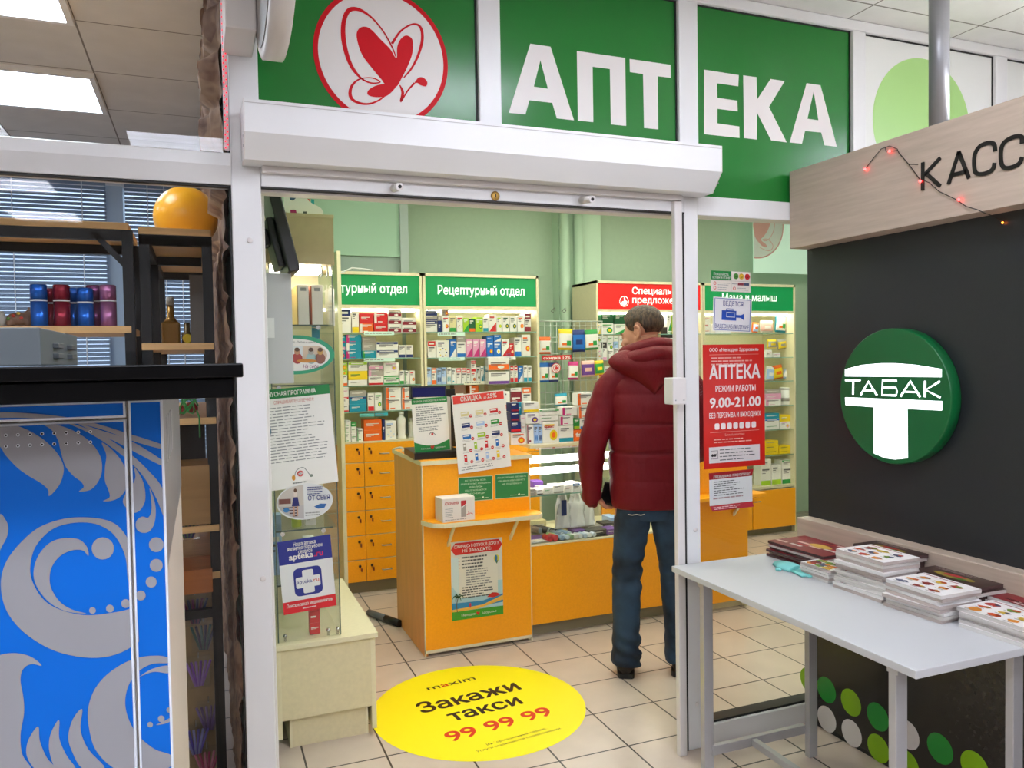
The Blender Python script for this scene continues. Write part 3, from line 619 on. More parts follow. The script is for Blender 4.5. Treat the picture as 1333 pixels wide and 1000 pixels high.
sw(B, [(565, 842), (600, 825), (619, 815), (618, 828), (595, 838)])
for name, x0, x1, z0, z1, lab in (('front_door', -.64, -.0945, .03, 1.4785, None), ('top_strip', -.64, -.0945, 1.481, 1.503, None), ('side_strip', -.0915, -.05, .03, 1.503, None)):
    b, f = front(name, x0, x1, z0, z1)
    for j, s in enumerate(SW):
        q = clip([f.px(*p) for p in s], .003, x1-x0-.003, .003, z1-z0-.003)
        if len(q) > 2: f.poly(q, ORNG, 2+j*.02)
    if name == 'front_door':
        for r, yy in ((410, 392), (465, 444)):
            for i in range(8):
                a, c_ = f.px((32+60.3*i)/3.8462, 460+(r+(yy-r)*i/7)/3.8462); f.ell(a, c_, .0021, .0021, WB, 4, 12); f.ell(a, c_, .0013, .0013, BLACK, 5, 10)
    b.build(name, t)
# glossy black tray on top of the machine
TRAY = mat('#020203', .3, spec=.14)
b = MB(); b.box(-.66, .0465, .995, 1.9, 1.533, 1.55, TRAY, .002); b.box(-.64, .036, 1.005, 1.88, 1.5085, 1.5325, TRAY, .002)
b.build('tray', None, 'long glossy black plastic tray lying on top of the blue vending machine', 'tray')
t = thing('metal_box', 'grey metal appliance box standing on the black tray', 'appliance', (-.35, 1.45, 1.55))
GB = mat('#5f676b', .45, metal=.1); b = MB(); b.box(-.6, -.214, 1.3, 1.66, 1.551, 1.606, GB, .002); b.build('casing', t)
for k in range(2):
    for j in range(2):
        b = MB(); b.box(-.2145, -.206, 1.40+k*.14, 1.45+k*.14, 1.562+j*.016, 1.570+j*.016, mat('#5c6164', .4, metal=.4), .001); b.build('vent', t)
# ================================================================ neighbouring shop behind the left glass
def blind(x0, x1, label):
    t = thing('window_blind', label, 'blind', ((x0+x1)/2, 6.3, .9), 'blinds of the left shop window')
    S1 = mat('#7f90a6', .5); b = MB(); n = 66; M3 = Matrix.Rotation(radians(60), 3, 'X')
    for i in range(n):
        c = Vector((0, 6.3, .92+i*.0295)); vs = [c+M3 @ Vector((x, y, 0)) for x in (x0, x1) for y in (-.0135, .0135)]
        b.add(vs, [(0, 1, 3, 2)], S1); b.add([v+Vector((0, 0, .0012)) for v in vs], [(0, 1, 3, 2)], S1)
    b.build('slats', t)
    for x in (x0+.15, (x0+x1)/2, x1-.15):
        b = MB(); b.tube([(x, 6.285, .9), (x, 6.285, 2.86)], .004, mat('#e8eef4', .6), 6); b.build('ladder_cord', t)
    b = MB(); b.box(x0, x1, 6.28, 6.32, 2.86, 2.9, mat('#cfd8e2', .5)); b.build('headrail', t)
    b = MB(); b.box(x0, x1, 6.29, 6.31, .89, .905, mat('#cfd8e2', .5)); b.build('bottom_rail', t)
blind(-1.75, -.60, 'wide grey blue venetian blind left of the window mullion')
blind(-.48, .04, 'narrow grey blue venetian blind behind the yellow balloon')
blind(-3.1, -1.78, 'grey blue venetian blind at the far left of the shop window')
m = mat('#cfe4ff', .9, emit=.36)
mb = MB(); mb.box(-5, 2, 8.0, 8.1, -.5, 5, m); mb.build('outdoor_daylight', kind='structure', origin=(0, 0, 0)).name = 'daylight_panel'  # glowing panel added outdoors as daylight behind the blinds
def post(b, x, y, z0, z1, s=.034): b.box(x, x+s, y, y+s, z0, z1, STEEL, .001)
# wide shelving unit with the foil tubes
t = thing('shelving_unit', 'wide black steel shelving unit with wooden boards holding the foil tubes', 'shelf', (-.6, 3.2, 0))
UX0, UX1, UY0, UY1 = -1.3, -.208, 3.0, 3.42
for x, y in ((UX0, UY0), (UX1-.034, UY0), (UX0, UY1-.034), (UX1-.034, UY1-.034)):
    b = MB(); post(b, x, y, 0, 2.012); b.build('post', t)
for z in (2.012, 1.66, 1.30, .9, .5):
    b = MB(); b.box(UX0, UX1-.012, UY0-.004, UY1, z, z+.024, WOODL, .002); b.build('shelf_board', t)
    if z != 1.66:
        b = MB(); b.box(UX0+.034, UX1-.034, UY0, UY0+.03, z-.035, z, STEEL); b.box(UX0+.034, UX1-.034, UY1-.03, UY1, z-.035, z, STEEL); b.build('rail', t)
b = MB(); b.prism([(-.34, UY0, 2.0), (-.315, UY0, 2.0), (-.24, UY0, 1.915), (-.24, UY0, 1.885)], (0, .03, 0), STEEL); b.build('brace', t)
# narrow deep shelving unit under the balloon
t = thing('shelving_unit', 'narrow black steel shelving unit under the yellow balloon', 'shelf', (-.07, 3.5, 0))
VX0, VX1, VY0, VY1 = -.19, .046, 3.0, 4.2
for x, y in ((VX0, VY0), (VX1-.034, VY0), (VX0, 3.6), (VX0, VY1), (VX1-.034, VY1)):
    b = MB(); post(b, x, y, 0, 2.0); b.build('post', t)
for z, m_ in ((2.0, WOODL), (1.60, WOODL), (1.335, WOODL), (.95, WOODL), (.78, WOODL)):
    b = MB(); b.box(VX0, VX1-.002, VY0-.004, VY1+.034, z, z+.024, m_, .002); b.build('shelf_board', t)
for y in (VY0, 3.6, VY1):
    b = MB(); b.box(VX0+.034, VX1-.034, y, y+.03, 1.965, 2.0, STEEL); b.build('rail', t)
for z in (1.965, .64):
    b = MB(); b.box(VX0, VX0+.03, VY0+.034, VY1, z, z+.03, STEEL); b.box(VX1-.03, VX1, VY0+.034, VY1, z, z+.03, STEEL); b.box(VX0, VX1, VY0, VY0+.03, z, z+.03, STEEL); b.build('frame_rail', t)
b = MB(); b.box(VX0+.034, VX1-.034, 3.1, 3.115, .0, .78, mat('#a58c66', .6, var=.1, scale=20)); b.build('peg_panel', t)
b = MB(); b.box(VX0+.036, VX1-.04, 3.3, 3.5, .975, 1.33, mat('#2c2a2c', .5), .003); b.build('carton', None, 'dark carton filling the shelf behind the wooden drawer', 'carton')
b = MB(); b.box(VX0+.036, VX1-.03, VY0-.01, VY0+.2, .98, 1.19, mat('#9a7545', .5, var=.1, scale=14, stretch=(.4, 4, 4))); b.build('drawer', t)
b = MB(); b.box(VX0+.036, VX1-.03, VY0-.012, VY0+.2, .735, .82, mat('#b4692a', .5, var=.15, scale=14, stretch=(.4, 4, 4))); b.build('crate_front', t)
# balloon
b = MB(); prof = [(.003, -.16), (.012, -.142), (.035, -.125)]+[(.126*sin(a), -.13*cos(a)) for a in [i*pi/20 for i in range(4, 21)]]
b.lathe((-.043, 3.55, 2.157), [(r if r > .001 else .001, h) for r, h in prof], mat('#f5ae16', .3), 32, (1, 0, 0), (0, .43, .9), (0, -.9, .43))
b.build('balloon', None, 'yellow balloon resting on the narrow shelving unit', 'balloon')
# foil tubes on the wide unit
TC = {'blue': '#1763c8', 'dark red': '#8d1630', 'violet': '#7d3f74', 'pink': '#b06f9e'}
t4 = crop(0, 250, 5.0)
for k, (x0, x1, y0, c, dy, lab) in enumerate(((200, 298, 602, 'blue', 0, 'leftmost shiny blue foil tube beside the bear figurine'), (303, 347, 630, 'dark red', .07, 'dark red foil tube half hidden behind the front red one'), (347, 447, 605, 'dark red', 0, 'front dark red foil tube in the row on the wooden shelf'),
        (447, 496, 628, 'blue', .07, 'blue foil tube set back right of the red one'), (500, 603, 625, 'blue', 0, 'shorter front blue foil tube in the middle of the row'), (592, 648, 610, 'violet', .07, 'violet foil tube behind the pink one'), (650, 750, 606, 'pink', 0, 'pink foil tube at the right end of the row'))):
    Y = 3.06+dy; (pa, pb) = t4([(x0, y0), (x1, y0)]); a = P(*pa, 1, Y); e = P(*pb, 1, Y); r = max(.026, (e.x-a.x)/2) if dy == 0 else .031; cx = (a.x+e.x)/2
    t = thing('foil_tube', lab, 'tube', (cx, Y, 1.684), 'foil tubes on the wide shelf'); top = a.z
    fm = mat(TC[c], .2, metal=.55); zm = 1.684+(top-1.684)*.62
    b = MB(); b.lathe((cx, Y, 1.6845), [(r-.001, 0), (r, .001), (r, zm-1.6845-.003)], fm, 24); b.build('body', t)
    b = MB(); b.lathe((cx, Y, zm-.003), [(r-.0006, 0), (r-.0006, .006)], mat('#e9e9ec', .3), 24); b.build('ring', t)
    b = MB(); b.lathe((cx, Y, zm+.003), [(r, 0), (r, top-zm-.006), (r-.003, top-zm-.003)], fm, 24); b.build('lid', t)
# bear figurine and grey figurine
def lump(name, balls, mt, voxel, parent=None, smooth=4, **kw):
    b = MB()
    for c, r in balls: b.ball(c, r, mt, 16)
    o = b.build(name, parent, **kw); melt(o, voxel, smooth); return o
def melt(o, voxel, it=4, f=.5):
    md = o.modifiers.new('r', 'REMESH'); md.mode = 'VOXEL'; md.voxel_size = voxel; md.use_smooth_shade = True
    if it: ms = o.modifiers.new('s', 'SMOOTH'); ms.iterations = it; ms.factor = f
    me = bpy.data.meshes.new_from_object(o.evaluated_get(bpy.context.evaluated_depsgraph_get()))
    old = o.data; o.modifiers.clear(); o.data = me; me.name = old.name; bpy.data.meshes.remove(old)
    for p in me.polygons: p.use_smooth = True
t = thing('figurine', 'small brown bear figurine with painted flowers', 'figurine', (-.53, 3.1, 1.684))
c0 = P(26, 418, 1, 3.1); BR = mat('#7a5a44', .45)
lump('body', [((c0.x, 3.1, 1.712), (.042, .022, .024)), ((c0.x+.034, 3.1, 1.728), (.022, .018, .018)), ((c0.x+.054, 3.1, 1.723), (.012, .01, .009)), ((c0.x+.03, 3.09, 1.747), .006), ((c0.x+.03, 3.112, 1.747), .006)]+[((c0.x+dx, 3.1+dy, 1.697), (.012, .011, .014)) for dx in (-.028, .026) for dy in (-.013, .013)], BR, .003, t)
for i, (dx, dz, cc_) in enumerate(((-.015, .01, '#c9402c'), (.0, .018, '#d9b53a'), (.008, .002, '#c9402c'), (-.03, .0, '#5f8f3a'))):
    b = MB(); b.ball((c0.x+dx, 3.0785, 1.712+dz), (.006, .003, .006), mat(cc_, .4), 8); b.build('flower', t)
lump('figurine', [((P(2, 418, 1, 3.1).x, 3.1, 1.706), (.016, .016, .022)), ((P(2, 418, 1, 3.1).x, 3.1, 1.728), (.012, .012, .012))], mat('#a9a79c', .5), .003, label='small pale grey figurine at the left picture edge', cat='figurine')
# bottle, jar, carton on the narrow unit
z0 = 1.6245; q = P(223, 447, 1, 3.55); GLD = mat('#8a6118', .2, metal=.5)
t = thing('bottle', 'golden square shouldered bottle on the narrow shelving unit', 'bottle', (q.x, 3.55, z0))
b = MB(); b.box(q.x-.036, q.x+.036, 3.52, 3.58, z0, z0+.1, GLD, .008); b.lathe((q.x, 3.55, z0+.098), [(.03, 0), (.02, .015), (.014, .025), (.014, .07)], GLD, 20); b.build('body', t)
b = MB(); b.lathe((q.x, 3.55, z0+.168), [(.0155, 0), (.0155, .03), (.013, .035)], mat('#c8c2b4', .4), 20); b.build('stopper', t)
q2 = P(244, 440, 1, 3.5); t = thing('jar', 'short dark gold jar beside the golden bottle', 'jar', (q2.x, 3.5, z0))
b = MB(); b.lathe((q2.x, 3.5, z0), [(.02, 0), (.022, .003), (.022, .05), (.012, .056), (.012, .095)], mat('#5a4414', .25, metal=.4), 20); b.build('body', t)
b = MB(); b.lathe((q2.x, 3.47, z0+.03), [(.018, 0), (.018, .003)], mat('#f0d60c', .4), 20, (1, 0, 0), (0, 0, 1), (0, -1, 0)); b.build('tag', t)
a, e = P(246, 358, 1, 3.45), P(263, 470, 1, 3.45); b = MB(); b.box(a.x, a.x+.062, 3.45, 3.9, 1.6245, a.z, mat('#8c8a86', .7), .001); b.build('carton', None, 'tall grey carton standing on the narrow shelving unit', 'carton')
# wood shelf items low in the gap: tangle, coat rail, packs
b = MB(); rn = random.Random(5); RDm = mat('#a32025', .5)
for k in range(5): b.ball((-.05+rn.uniform(-.02, .02), 3.05, 1.385+rn.uniform(-.008, .012)), .018, RDm, 10)
b.build('bead_bundle', None, 'small dark red bundle on the wooden shelf beside the stone wall', 'ornament')
b = MB(); pts = [(-.05+.035*cos(i*.7)*(1-.02*i), 3.02, 1.40+.028*sin(i*.9)) for i in range(26)]; b.tube(pts, .003, mat('#2f8a3c', .5), 6); b.tube([(-.02, 3.0, 1.385), (-.012, 2.985, 1.36), (-.012, 2.984, 1.29)], .003, mat('#2f8a3c', .5), 6)
b.build('garland', None, 'tangled green cord garland hanging over the wooden shelf', 'garland')
packs = [(-.06, .90, '#3a2f6a', '#4e7a56'), (-.045, .60, '#27345e', '#7a2a5a'), (-.02, .50, '#2a2f5a', '#3a6a6a'), (-.04, .37, '#8a4fc0', '#a77ad0'), (-.01, .20, '#5a3a72', '#7a5aa0'), (-.055, .12, '#6a5ac0', '#a0a0d8'), (-.02, .03, '#b83a6a', '#d07090')]
plab = ['violet bottles pack on the drawer shelf', 'dark blue pen pack at the top of the peg panel', 'second dark blue pen pack on the peg panel', 'bright violet brush pack in the middle of the peg panel', 'dark violet pen fan on the lower peg panel', 'pale violet pack low on the peg panel', 'pink pack at the bottom of the peg panel']
for (x, z, c1, c2), lb in zip(packs, plab):
    y0 = 3.085 if z < .8 else 3.03
    t = thing('hanging_pack', lb+' beside the stone wall', 'stationery pack', (x, y0, z), 'packs on the peg panel'); rn = random.Random(int(z*1000))
    if z < .8:
        b = MB(); b.tube([(x, 3.1, z+.115), (x, 3.05, z+.115), (x, 3.045, z+.12)], .002, METAL, 6); b.build('hook', t)
    for k in range(6):
        b = MB(); s = (k-2.5)*.011; b.tube([(x+s*.4, y0-.02, z+.005+(.027 if z > .8 else 0)), (x+s*1.5, y0-.022, z+.095)], .0045, mat(c1 if k % 2 else c2, .3), 8); b.build('pen', t)
    b = MB(); b.box(x-.04, x+.04, y0-.03, y0-.012, z+(.025 if z > .8 else 0), z+.115, CLEAR, .002); b.build('bag', t)
# ================================================================ pharmacy cabinets
LOCK = mat('#4a3a30', .35, metal=.7); SHG = glass_mat('shelf_glass', (.93, .975, .95), .03)
def cabinet(x0, x1, yf, depth, ztop, zsign, zbase, shelves, label, mt_sign, draw, doors, lights=True):
    t = thing('display_cabinet', label, 'cabinet', ((x0+x1)/2, yf+depth/2, 0), 'lit display cabinets along the back wall'); yb = yf+depth; w_ = .017
    b = MB()
    for x in (x0, x1-w_): b.box(x, x+w_, yf, yb, 0, ztop, CREAM)
    b.box(x0, x1, yf, yb, ztop-.02, ztop, CREAM); b.box(x0+w_, x1-w_, yf+.002, yf+.03, zsign-.022, zsign-.002, CREAM); b.box(x0+w_, x1-w_, yb-.012, yb, 0, ztop-.02, CREAM); b.box(x0, x1, yf+.01, yb, zbase-.022, zbase, CREAM)
    b.build('carcass', t)
    b = MB(); b.box(x0+w_, x1-w_, yf+.008, yf+.02, zsign, ztop-.02, mt_sign); f = Fr(b, (x0+w_, yf+.008, zsign), (1, 0, 0), (0, 0, 1), (0, -1, 0)); f.W = x1-x0-2*w_; f.H = ztop-.02-zsign; draw(f); b.build('sign', t)
    b = MB(); b.box(x0+.04, x1-.04, yf+.05, yf+.09, zsign-.04, zsign-.024, mat('#fffbe8', .4, emit=CASE_LIGHT)); b.build('glow_bar', t)
    for z in shelves:
        b = MB(); b.box(x0+w_, x1-w_, yf+.012, yb-.012, z-.006, z, SHG); b.box(x0+w_, x1-w_, yf+.0095, yf+.012, z-.006, z, EDGEG); b.build('glass_shelf', t)
    b = MB(); b.box(x0+w_, x1-w_, yf+.04, yb-.012, 0, .075, mat('#8d8468', .6)); b.build('plinth', t)
    for d in doors:
        b = MB(); b.box(d[0], d[1], yf-.014, yf-.001, d[2], d[3], ORANGE, .0015); b.box(d[0], d[1], yf-.0145, yf, d[3]-.002, d[3], CREAM); o = b.build('drawer' if d[3]-d[2] < .2 else 'door', t)
        if len(d) > 4 and d[4]:
            lx, lz = d[4]; b = MB(); b.lathe((lx, yf-.0145, lz), [(.009, 0), (.009, .006), (.006, .009)], LOCK, 12, (1, 0, 0), (0, 0, 1), (0, -1, 0)); b.box(lx+.006, lx+.014, yf-.03, yf-.016, lz-.035, lz-.012, mat('#7a2a18', .4)); b.build('lock', o)
        if len(d) > 5 and d[5]:
            hx, hz = d[5]; b = MB(); b.tube([(hx-.03, yf-.0145, hz), (hx-.03, yf-.035, hz), (hx+.03, yf-.035, hz), (hx+.03, yf-.0145, hz)], .004, METAL, 8); b.build('handle', o)
    return t
LIGHTG = mat('#07904e', .4, emit=.06); LRED = mat('#e0201c', .4, emit=.08); LW = mat('#eefaf2', .4, emit=.2)
cut = [1.012, .881, .718, .561, .398, .235, .087]
def drawers(xa, xm, xb):
    d = []
    for i in range(6):
        z1, z0 = cut[i]-.003, cut[i+1]; d.append((xa, xm-.003, z0, z1, (xm-.045, z1-.04), None)); d.append((xm, xb, z0, z1, (xm+.035, z1-.04), (xm+.135, z1-.075)))
    return d
rec = lambda f: f.text('Рецептурный отдел', f.W/2, f.H*.40, .062, LW, 1, 'c', w=.64, bold=.016, res=3)
cabinet(.56, 1.405, 5.2, .42, 2.14, 1.922, 1.015, (1.738, 1.567, 1.387, 1.215), 'left lit cabinet with green dispensary sign partly cut by the cream panel', LIGHTG, rec, drawers(.60, .985, 1.385))
cabinet(1.412, 2.265, 5.2, .42, 2.14, 1.918, 1.015, (1.741, 1.564, 1.380, 1.200), 'middle lit cabinet with the whole green dispensary sign', LIGHTG, rec, drawers(1.43, 1.8, 2.245))
def spec(f):
    f.text('Специальное', .31, f.H*.60, .055, LW, 1, 'l', w=.50, bold=.016, res=3); f.text('предложение', .31, f.H*.24, .055, LW, 1, 'l', w=.52, bold=.016, res=3)
    f.ell(.235, f.H*.30, .042, .042, LW, 1); f.ell(.235, f.H*.30, .037, .037, LRED, 2); f.spl([(.215, f.H*.30-.028), (.25, f.H*.30-.028), (.262, f.H*.30), (.25, f.H*.30+.008), (.24, f.H*.30+.03), (.232, f.H*.30+.03), (.232, f.H*.30+.005), (.215, f.H*.30-.002)], LW, 3)
cabinet(2.86, 3.842, 5.45, .42, 2.145, 1.925, .415, (1.728, 1.523, 1.318, 1.106, .9, .68), 'right lit cabinet with the red special offer sign behind the man', LRED, spec, [(2.88, 3.34, .08, .39), (3.35, 3.82, .08, .39)])
cabinet(3.848, 4.795, 5.45, .42, 2.145, 1.92, .415, (1.728, 1.523, 1.318, 1.106, .9, .68), 'far right lit cabinet with the green mother and baby sign', LIGHTG, lambda f: f.text('Мама и малыш', f.W/2, f.H*.40, .062, LW, 1, 'c', w=.56, bold=.016, res=3), [(3.87, 4.315, .06, .39, (4.33, .37), None), (4.325, 4.775, .06, .39, None, (4.36, .30))])
b = MB(); b.box(.803, .826, 4.98, 5.15, 0, 2.24, CREAM); b.build('partition_panel', None, 'tall narrow cream panel standing edge on before the left cabinet', 'panel')
b = MB(); b.tube([P(x, y, 1, 5.14) for x, y in ((437, 357), (447, 354), (458, 349), (470, 350), (486, 352))], .005, WHITE, 8); b.build('cable', None, 'white cable lying along the top of the left cabinet', 'cable')
# ---------------------------------------------------------------- packs on the shelves
PAL = {'w': ('#ebe8e2', 'white'), 'n': ('#1d2f6e', 'navy'), 'y': ('#f0cf1e', 'yellow'), 'r': ('#d2262a', 'red'), 'o': ('#ee6a1c', 'orange'), 'm': ('#8c1f33', 'maroon'), 't': ('#1592ae', 'teal'), 'b': ('#1f6fc4', 'blue'), 'g': ('#2f9a46', 'green'), 'l': ('#a5cc2c', 'lime'),
       'k': ('#3b3734', 'dark grey'), 'a': ('#a9a39a', 'grey'), 'p': ('#e3a3c4', 'pink'), 'v': ('#6a3f92', 'purple'), 'c': ('#ded2a0', 'cream'), 'e': ('#a9c4ea', 'pale blue'), 's': ('#e9b7a6', 'salmon'), 'd': ('#1c5a36', 'dark green'), 'h': ('#7f5b48', 'brown'), 'q': ('#c92a7a', 'magenta')}
PM = {k: mat(v[0], .4) for k, v in PAL.items()}; PTX = mat('#6d6a6c', .6)
PW = {'1': 'top band', '2': 'foot band', '3': 'side strip', '4': 'round mark', '5': 'slanted corner', '6': 'double bands', '0': 'print', '7': 'lower half', '8': 'row of dots', '9': 'drops'}
def pack(x0, x1, z0, z1, Y, dep, base, acc, pat, label, grp, seed=0, name='medicine_box', cat='medicine box', yaw=0, extra=None, parent=None):
    b = MB(); b.box(x0, x1, Y, Y+dep, z0, z1, PM[base], min(.0015, (x1-x0)*.1))
    f = Fr(b, (x0, Y, z0), (1, 0, 0), (0, 0, 1), (0, -1, 0)); W, H = x1-x0, z1-z0; A = PM[acc]; rn = random.Random(seed); e = .002
    if pat in '16': f.rect(e, W-e, H*.70, H-e, A)
    if pat in '26': f.rect(e, W-e, e, H*.26, A)
    if pat == '3': f.rect(e, W*.2, e, H-e, A); f.rect(W*.28, W*.6, H*.12, H*.2, A)
    if pat == '4': f.ell(W*.68, H*.36, min(W*.24, H*.3), min(W*.3, H*.26), A); f.ell(W*.68, H*.36, min(W*.12, H*.15), min(W*.15, H*.13), PM['y' if acc != 'y' else 'o'], 2)
    if pat == '5': f.poly([(e, e), (W-e, e), (W-e, H*.55), (W*.5, H*.3)], A)
    if pat == '7': f.rect(e, W-e, e, H*.48, A); f.ell(W*.6, H*.25, W*.16, H*.12, PM['w'], 2, 14)
    if pat == '8':
        for k in range(8): f.ell(W*.5+W*.28*cos(k*.785), H*.3+W*.28*sin(k*.785), W*.05, W*.05, PM['y' if k % 2 else acc], 1, 8)
    if pat == '9':
        for k in range(3): f.ell(W*(.25+.25*k), H*.3, W*.09, H*.17, A, 1, 12)
    wh = PM['w'] if base not in 'wcye' else PTX
    y1 = H*.66 if pat in '167' or pat == '0' else H*.9
    if pat in '16': f.rect(W*.15, W*.8, H*.79, H*.88, PM['w'] if acc not in 'wcy' else PTX, 2)
    f.rect(W*.12, W*rn.uniform(.6, .88), y1-H*.1, y1-H*.02, A if pat in '0458' and base in 'wcye' else wh, 2)
    f.rect(W*.12, W*rn.uniform(.4, .7), y1-H*.18, y1-H*.14, wh, 2)
    if H > .05: f.rect(W*.12, W*rn.uniform(.35, .6), y1-H*.27, y1-H*.235, wh, 2)
    if extra: extra(f, W, H)
    return b.build(name, parent, label, cat, grp)
def shelf_rows(cab, rowname, cr, base_z, Y, cols, dep=.10):
    "cols: 'x0 x1 top base accent pattern | next box up ...' in crop pixels"
    for ci, col in enumerate(cols.split(';')):
        z = base_z+.0005; parts = col.strip().split('|'); x0c, x1c = [float(v) for v in parts[0].split()[:2]]
        items = [parts[0].split()[2:]]+[p.split() for p in parts[1:]]
        for li, it in enumerate(items):
            top = float(it[0]); (a, c_) = cr([(x0c, top), (x1c, top)]); X0, X1 = P(*a, 1, Y).x, P(*c_, 1, Y).x; z1 = P((a[0]+c_[0])/2, a[1], 1, Y).z
            if z1 < z+.012: z1 = z+.012
            n = len(items); lev = 'alone as' if n == 1 else ('lowest in' if li == 0 else 'topmost in' if li == n-1 else ordn[li]+' up in')
            lab = '%s box, %s %s, %s %s pile from left, %s, %s' % (PAL[it[1]][1], PAL[it[2]][1], PW[it[3]], lev, ordn[ci] if ci < 16 else str(ci+1)+'th', rowname, cab)
            if len(lab.split()) > 16: lab = lab.replace(' from left', '')
            lab = lab.replace('in alone ', 'alone as ')
            pack(X0+.0006, X1-.0006, z, z1, Y+random.Random(ci*7+li).uniform(0, .004), dep, it[1], it[2], it[3], lab, 'medicine boxes on the shelves', seed=ci*31+li); z = z1+.0006
cr1, cr2, cr3 = crop(430, 340, 7.694), crop(430, 450, 7.692), crop(540, 390, 7.694)
shelf_rows('left cabinet', 'top shelf', cr1, 1.738, 5.23, '66 205 478 w n 1; 212 285 500 w y 2; 291 433 625 o w 3|522 r w 0; 437 575 625 r w 0|520 r w 3; 579 712 632 w m 7|558 w m 7|485 w m 7; 718 862 642 w m 7|570 w m 7')
shelf_rows('left cabinet', 'second shelf', cr1, 1.567, 5.23, '74 152 895 t q 4|820 t p 7|752 t q 2; 157 312 900 t q 3|820 t w 3|735 t q 3; 318 455 897 t g 3|815 a k 0|758 a w 0; 462 680 890 w n 1|808 w n 1; 684 752 842 w n 2; 756 830 842 w n 2')
shelf_rows('left cabinet', 'third shelf', cr2, 1.387, 5.23, '80 172 295 w o 2|250 l y 4|170 l o 4; 178 372 345 w a 0|255 y g 0|165 w l 1; 380 530 310 w r 2|242 a p 3|165 a p 7; 534 688 318 w g 6|255 w g 2|170 w p 4; 692 738 252 w g 2; 742 790 252 w g 3; 794 848 252 w r 4')
shelf_rows('left cabinet', 'fourth shelf', cr2, 1.215, 5.23, '84 185 600 w r 2|512 w r 1|418 w p 0; 192 362 585 t n 0|512 t n 1|450 a k 0; 372 438 478 w r 2; 442 515 475 w g 4; 556 708 530 w o 3|418 w o 3; 716 850 530 w o 3|418 w o 3')
shelf_rows('left cabinet', 'cabinet floor', cr2, 1.015, 5.23, '90 142 850 l w 0; 148 205 880 w g 3|812 w g 3|752 w g 3; 209 262 880 w g 0|812 w g 0|770 g w 0; 266 328 832 w g 3; 334 515 845 o w 0|742 o w 0; 520 546 740 n o 0; 550 660 755 w e 8')
q = P(524, 560, 1, 5.28); wbm = mat('#e6e2d8', .4)
for i, (pxx, sc_) in enumerate(((522.5, 1), (535.5, .74))):
    x = P(pxx, 560, 1, 5.27+.06*i).x; b = MB(); b.lathe((x, 5.27+.06*i, 1.0155), [(r*sc_, h*sc_) for r, h in ((.03, 0), (.032, .004), (.033, .015), (.026, .025), (.027, .085), (.03, .13), (.028, .142), (.016, .152), (.016, .165))], wbm, 24)
    t = thing('bottle', ('large white plastic bottle beside the flyer on the left cabinet floor', 'smaller white plastic bottle set behind the large white bottle')[i], 'bottle', (x, 5.27+.06*i, 1.0155)); b.build('body', t)
    b = MB(); b.lathe((x, 5.27+.06*i, 1.0155+.165*sc_), [(.019*sc_, 0), (.019*sc_, .014*sc_), (.017*sc_, .017*sc_)], WHITE, 20); b.build('cap', t)
shelf_rows('middle cabinet', 'top shelf', cr3, 1.741, 5.23, '98 226 210 w n 1|162 a n 2|112 n w 0; 232 270 212 n w 0|165 a w 0; 276 340 165 w r 4|90 a r 4; 346 412 168 c g 2; 418 480 165 w r 8; 484 540 185 l g 5; 543 606 195 d o 2; 609 680 178 l g 4; 683 738 180 w t 2; 741 817 150 w r 5; 820 874 165 w l 4; 878 947 165 w d 4; 951 1022 168 w d 4; 1026 1094 165 w o 4; 1099 1163 140 w m 6')
shelf_rows('middle cabinet', 'second shelf', cr3, 1.564, 5.23, '128 210 415 w r 1; 214 346 408 w n 8; 350 416 398 b w 5; 420 509 425 w b 2|360 a w 0; 514 578 395 p q 5; 581 646 395 p q 5; 650 715 398 p q 5; 719 786 420 b o 4|365 b w 0; 789 864 425 b w 4|355 b w 5; 870 944 400 w r 5; 947 993 440 r w 4; 997 1068 380 w b 2; 1072 1158 352 w o 4')
shelf_rows('middle cabinet', 'third shelf', cr3, 1.380, 5.23, '110 166 680 e w 9; 169 216 685 w o 6; 219 266 690 e n 9; 269 310 680 e w 9; 318 364 680 w t 9; 367 410 690 w t 3; 414 464 685 w r 1; 467 515 685 w r 1; 518 558 690 w r 1; 562 612 725 w r 4|610 w r 6; 616 655 680 w k 4; 659 692 665 w t 5; 695 735 670 t w 0; 950 990 660 w r 6; 993 1031 660 w r 6; 1036 1084 665 b w 5; 1088 1128 658 w t 2; 1131 1172 660 w t 2')
shelf_rows('middle cabinet', 'fourth shelf', cr3, 1.200, 5.23, '395 505 850 h y 0; 548 640 860 o w 3; 960 1068 925 m w 0|885 w n 0; 1075 1164 880 w o 6')
# acrylic rack of boxes in front of the middle cabinet's third shelf
a, e = P(637, 522, 1, 5.12), P(662, 463, 1, 5.12)
t = thing('acrylic_rack', 'clear acrylic rack holding three wide boxes before the middle cabinet', 'rack', ((a.x+e.x)/2, 5.14, 1.08))
b = MB(); b.box(a.x-.012, a.x-.008, 5.11, 5.19, 1.08, e.z+.02, CLEAR); b.box(e.x+.008, e.x+.012, 5.11, 5.19, 1.08, e.z+.02, CLEAR); b.box(a.x-.012, e.x+.012, 5.11, 5.19, 1.08, 1.084, CLEAR); b.build('frame', t)
zz = [(P(650, 522, 1, 5.12).z-.06, P(650, 510, 1, 5.12).z), (P(650, 498, 1, 5.12).z-.012, P(650, 484, 1, 5.12).z), (P(650, 482, 1, 5.12).z, P(650, 466, 1, 5.12).z)]
b = MB(); b.box(a.x-.008, e.x+.008, 5.112, 5.188, zz[0][0]-.004, zz[0][0]-.001, CLEAR); b.box(a.x-.008, e.x+.008, 5.112, 5.188, zz[1][0]-.004, zz[1][0]-.001, CLEAR); b.box(a.x-.008, e.x+.008, 5.112, 5.188, zz[2][0]-.004, zz[2][0]-.001, CLEAR); b.build('tier', t)
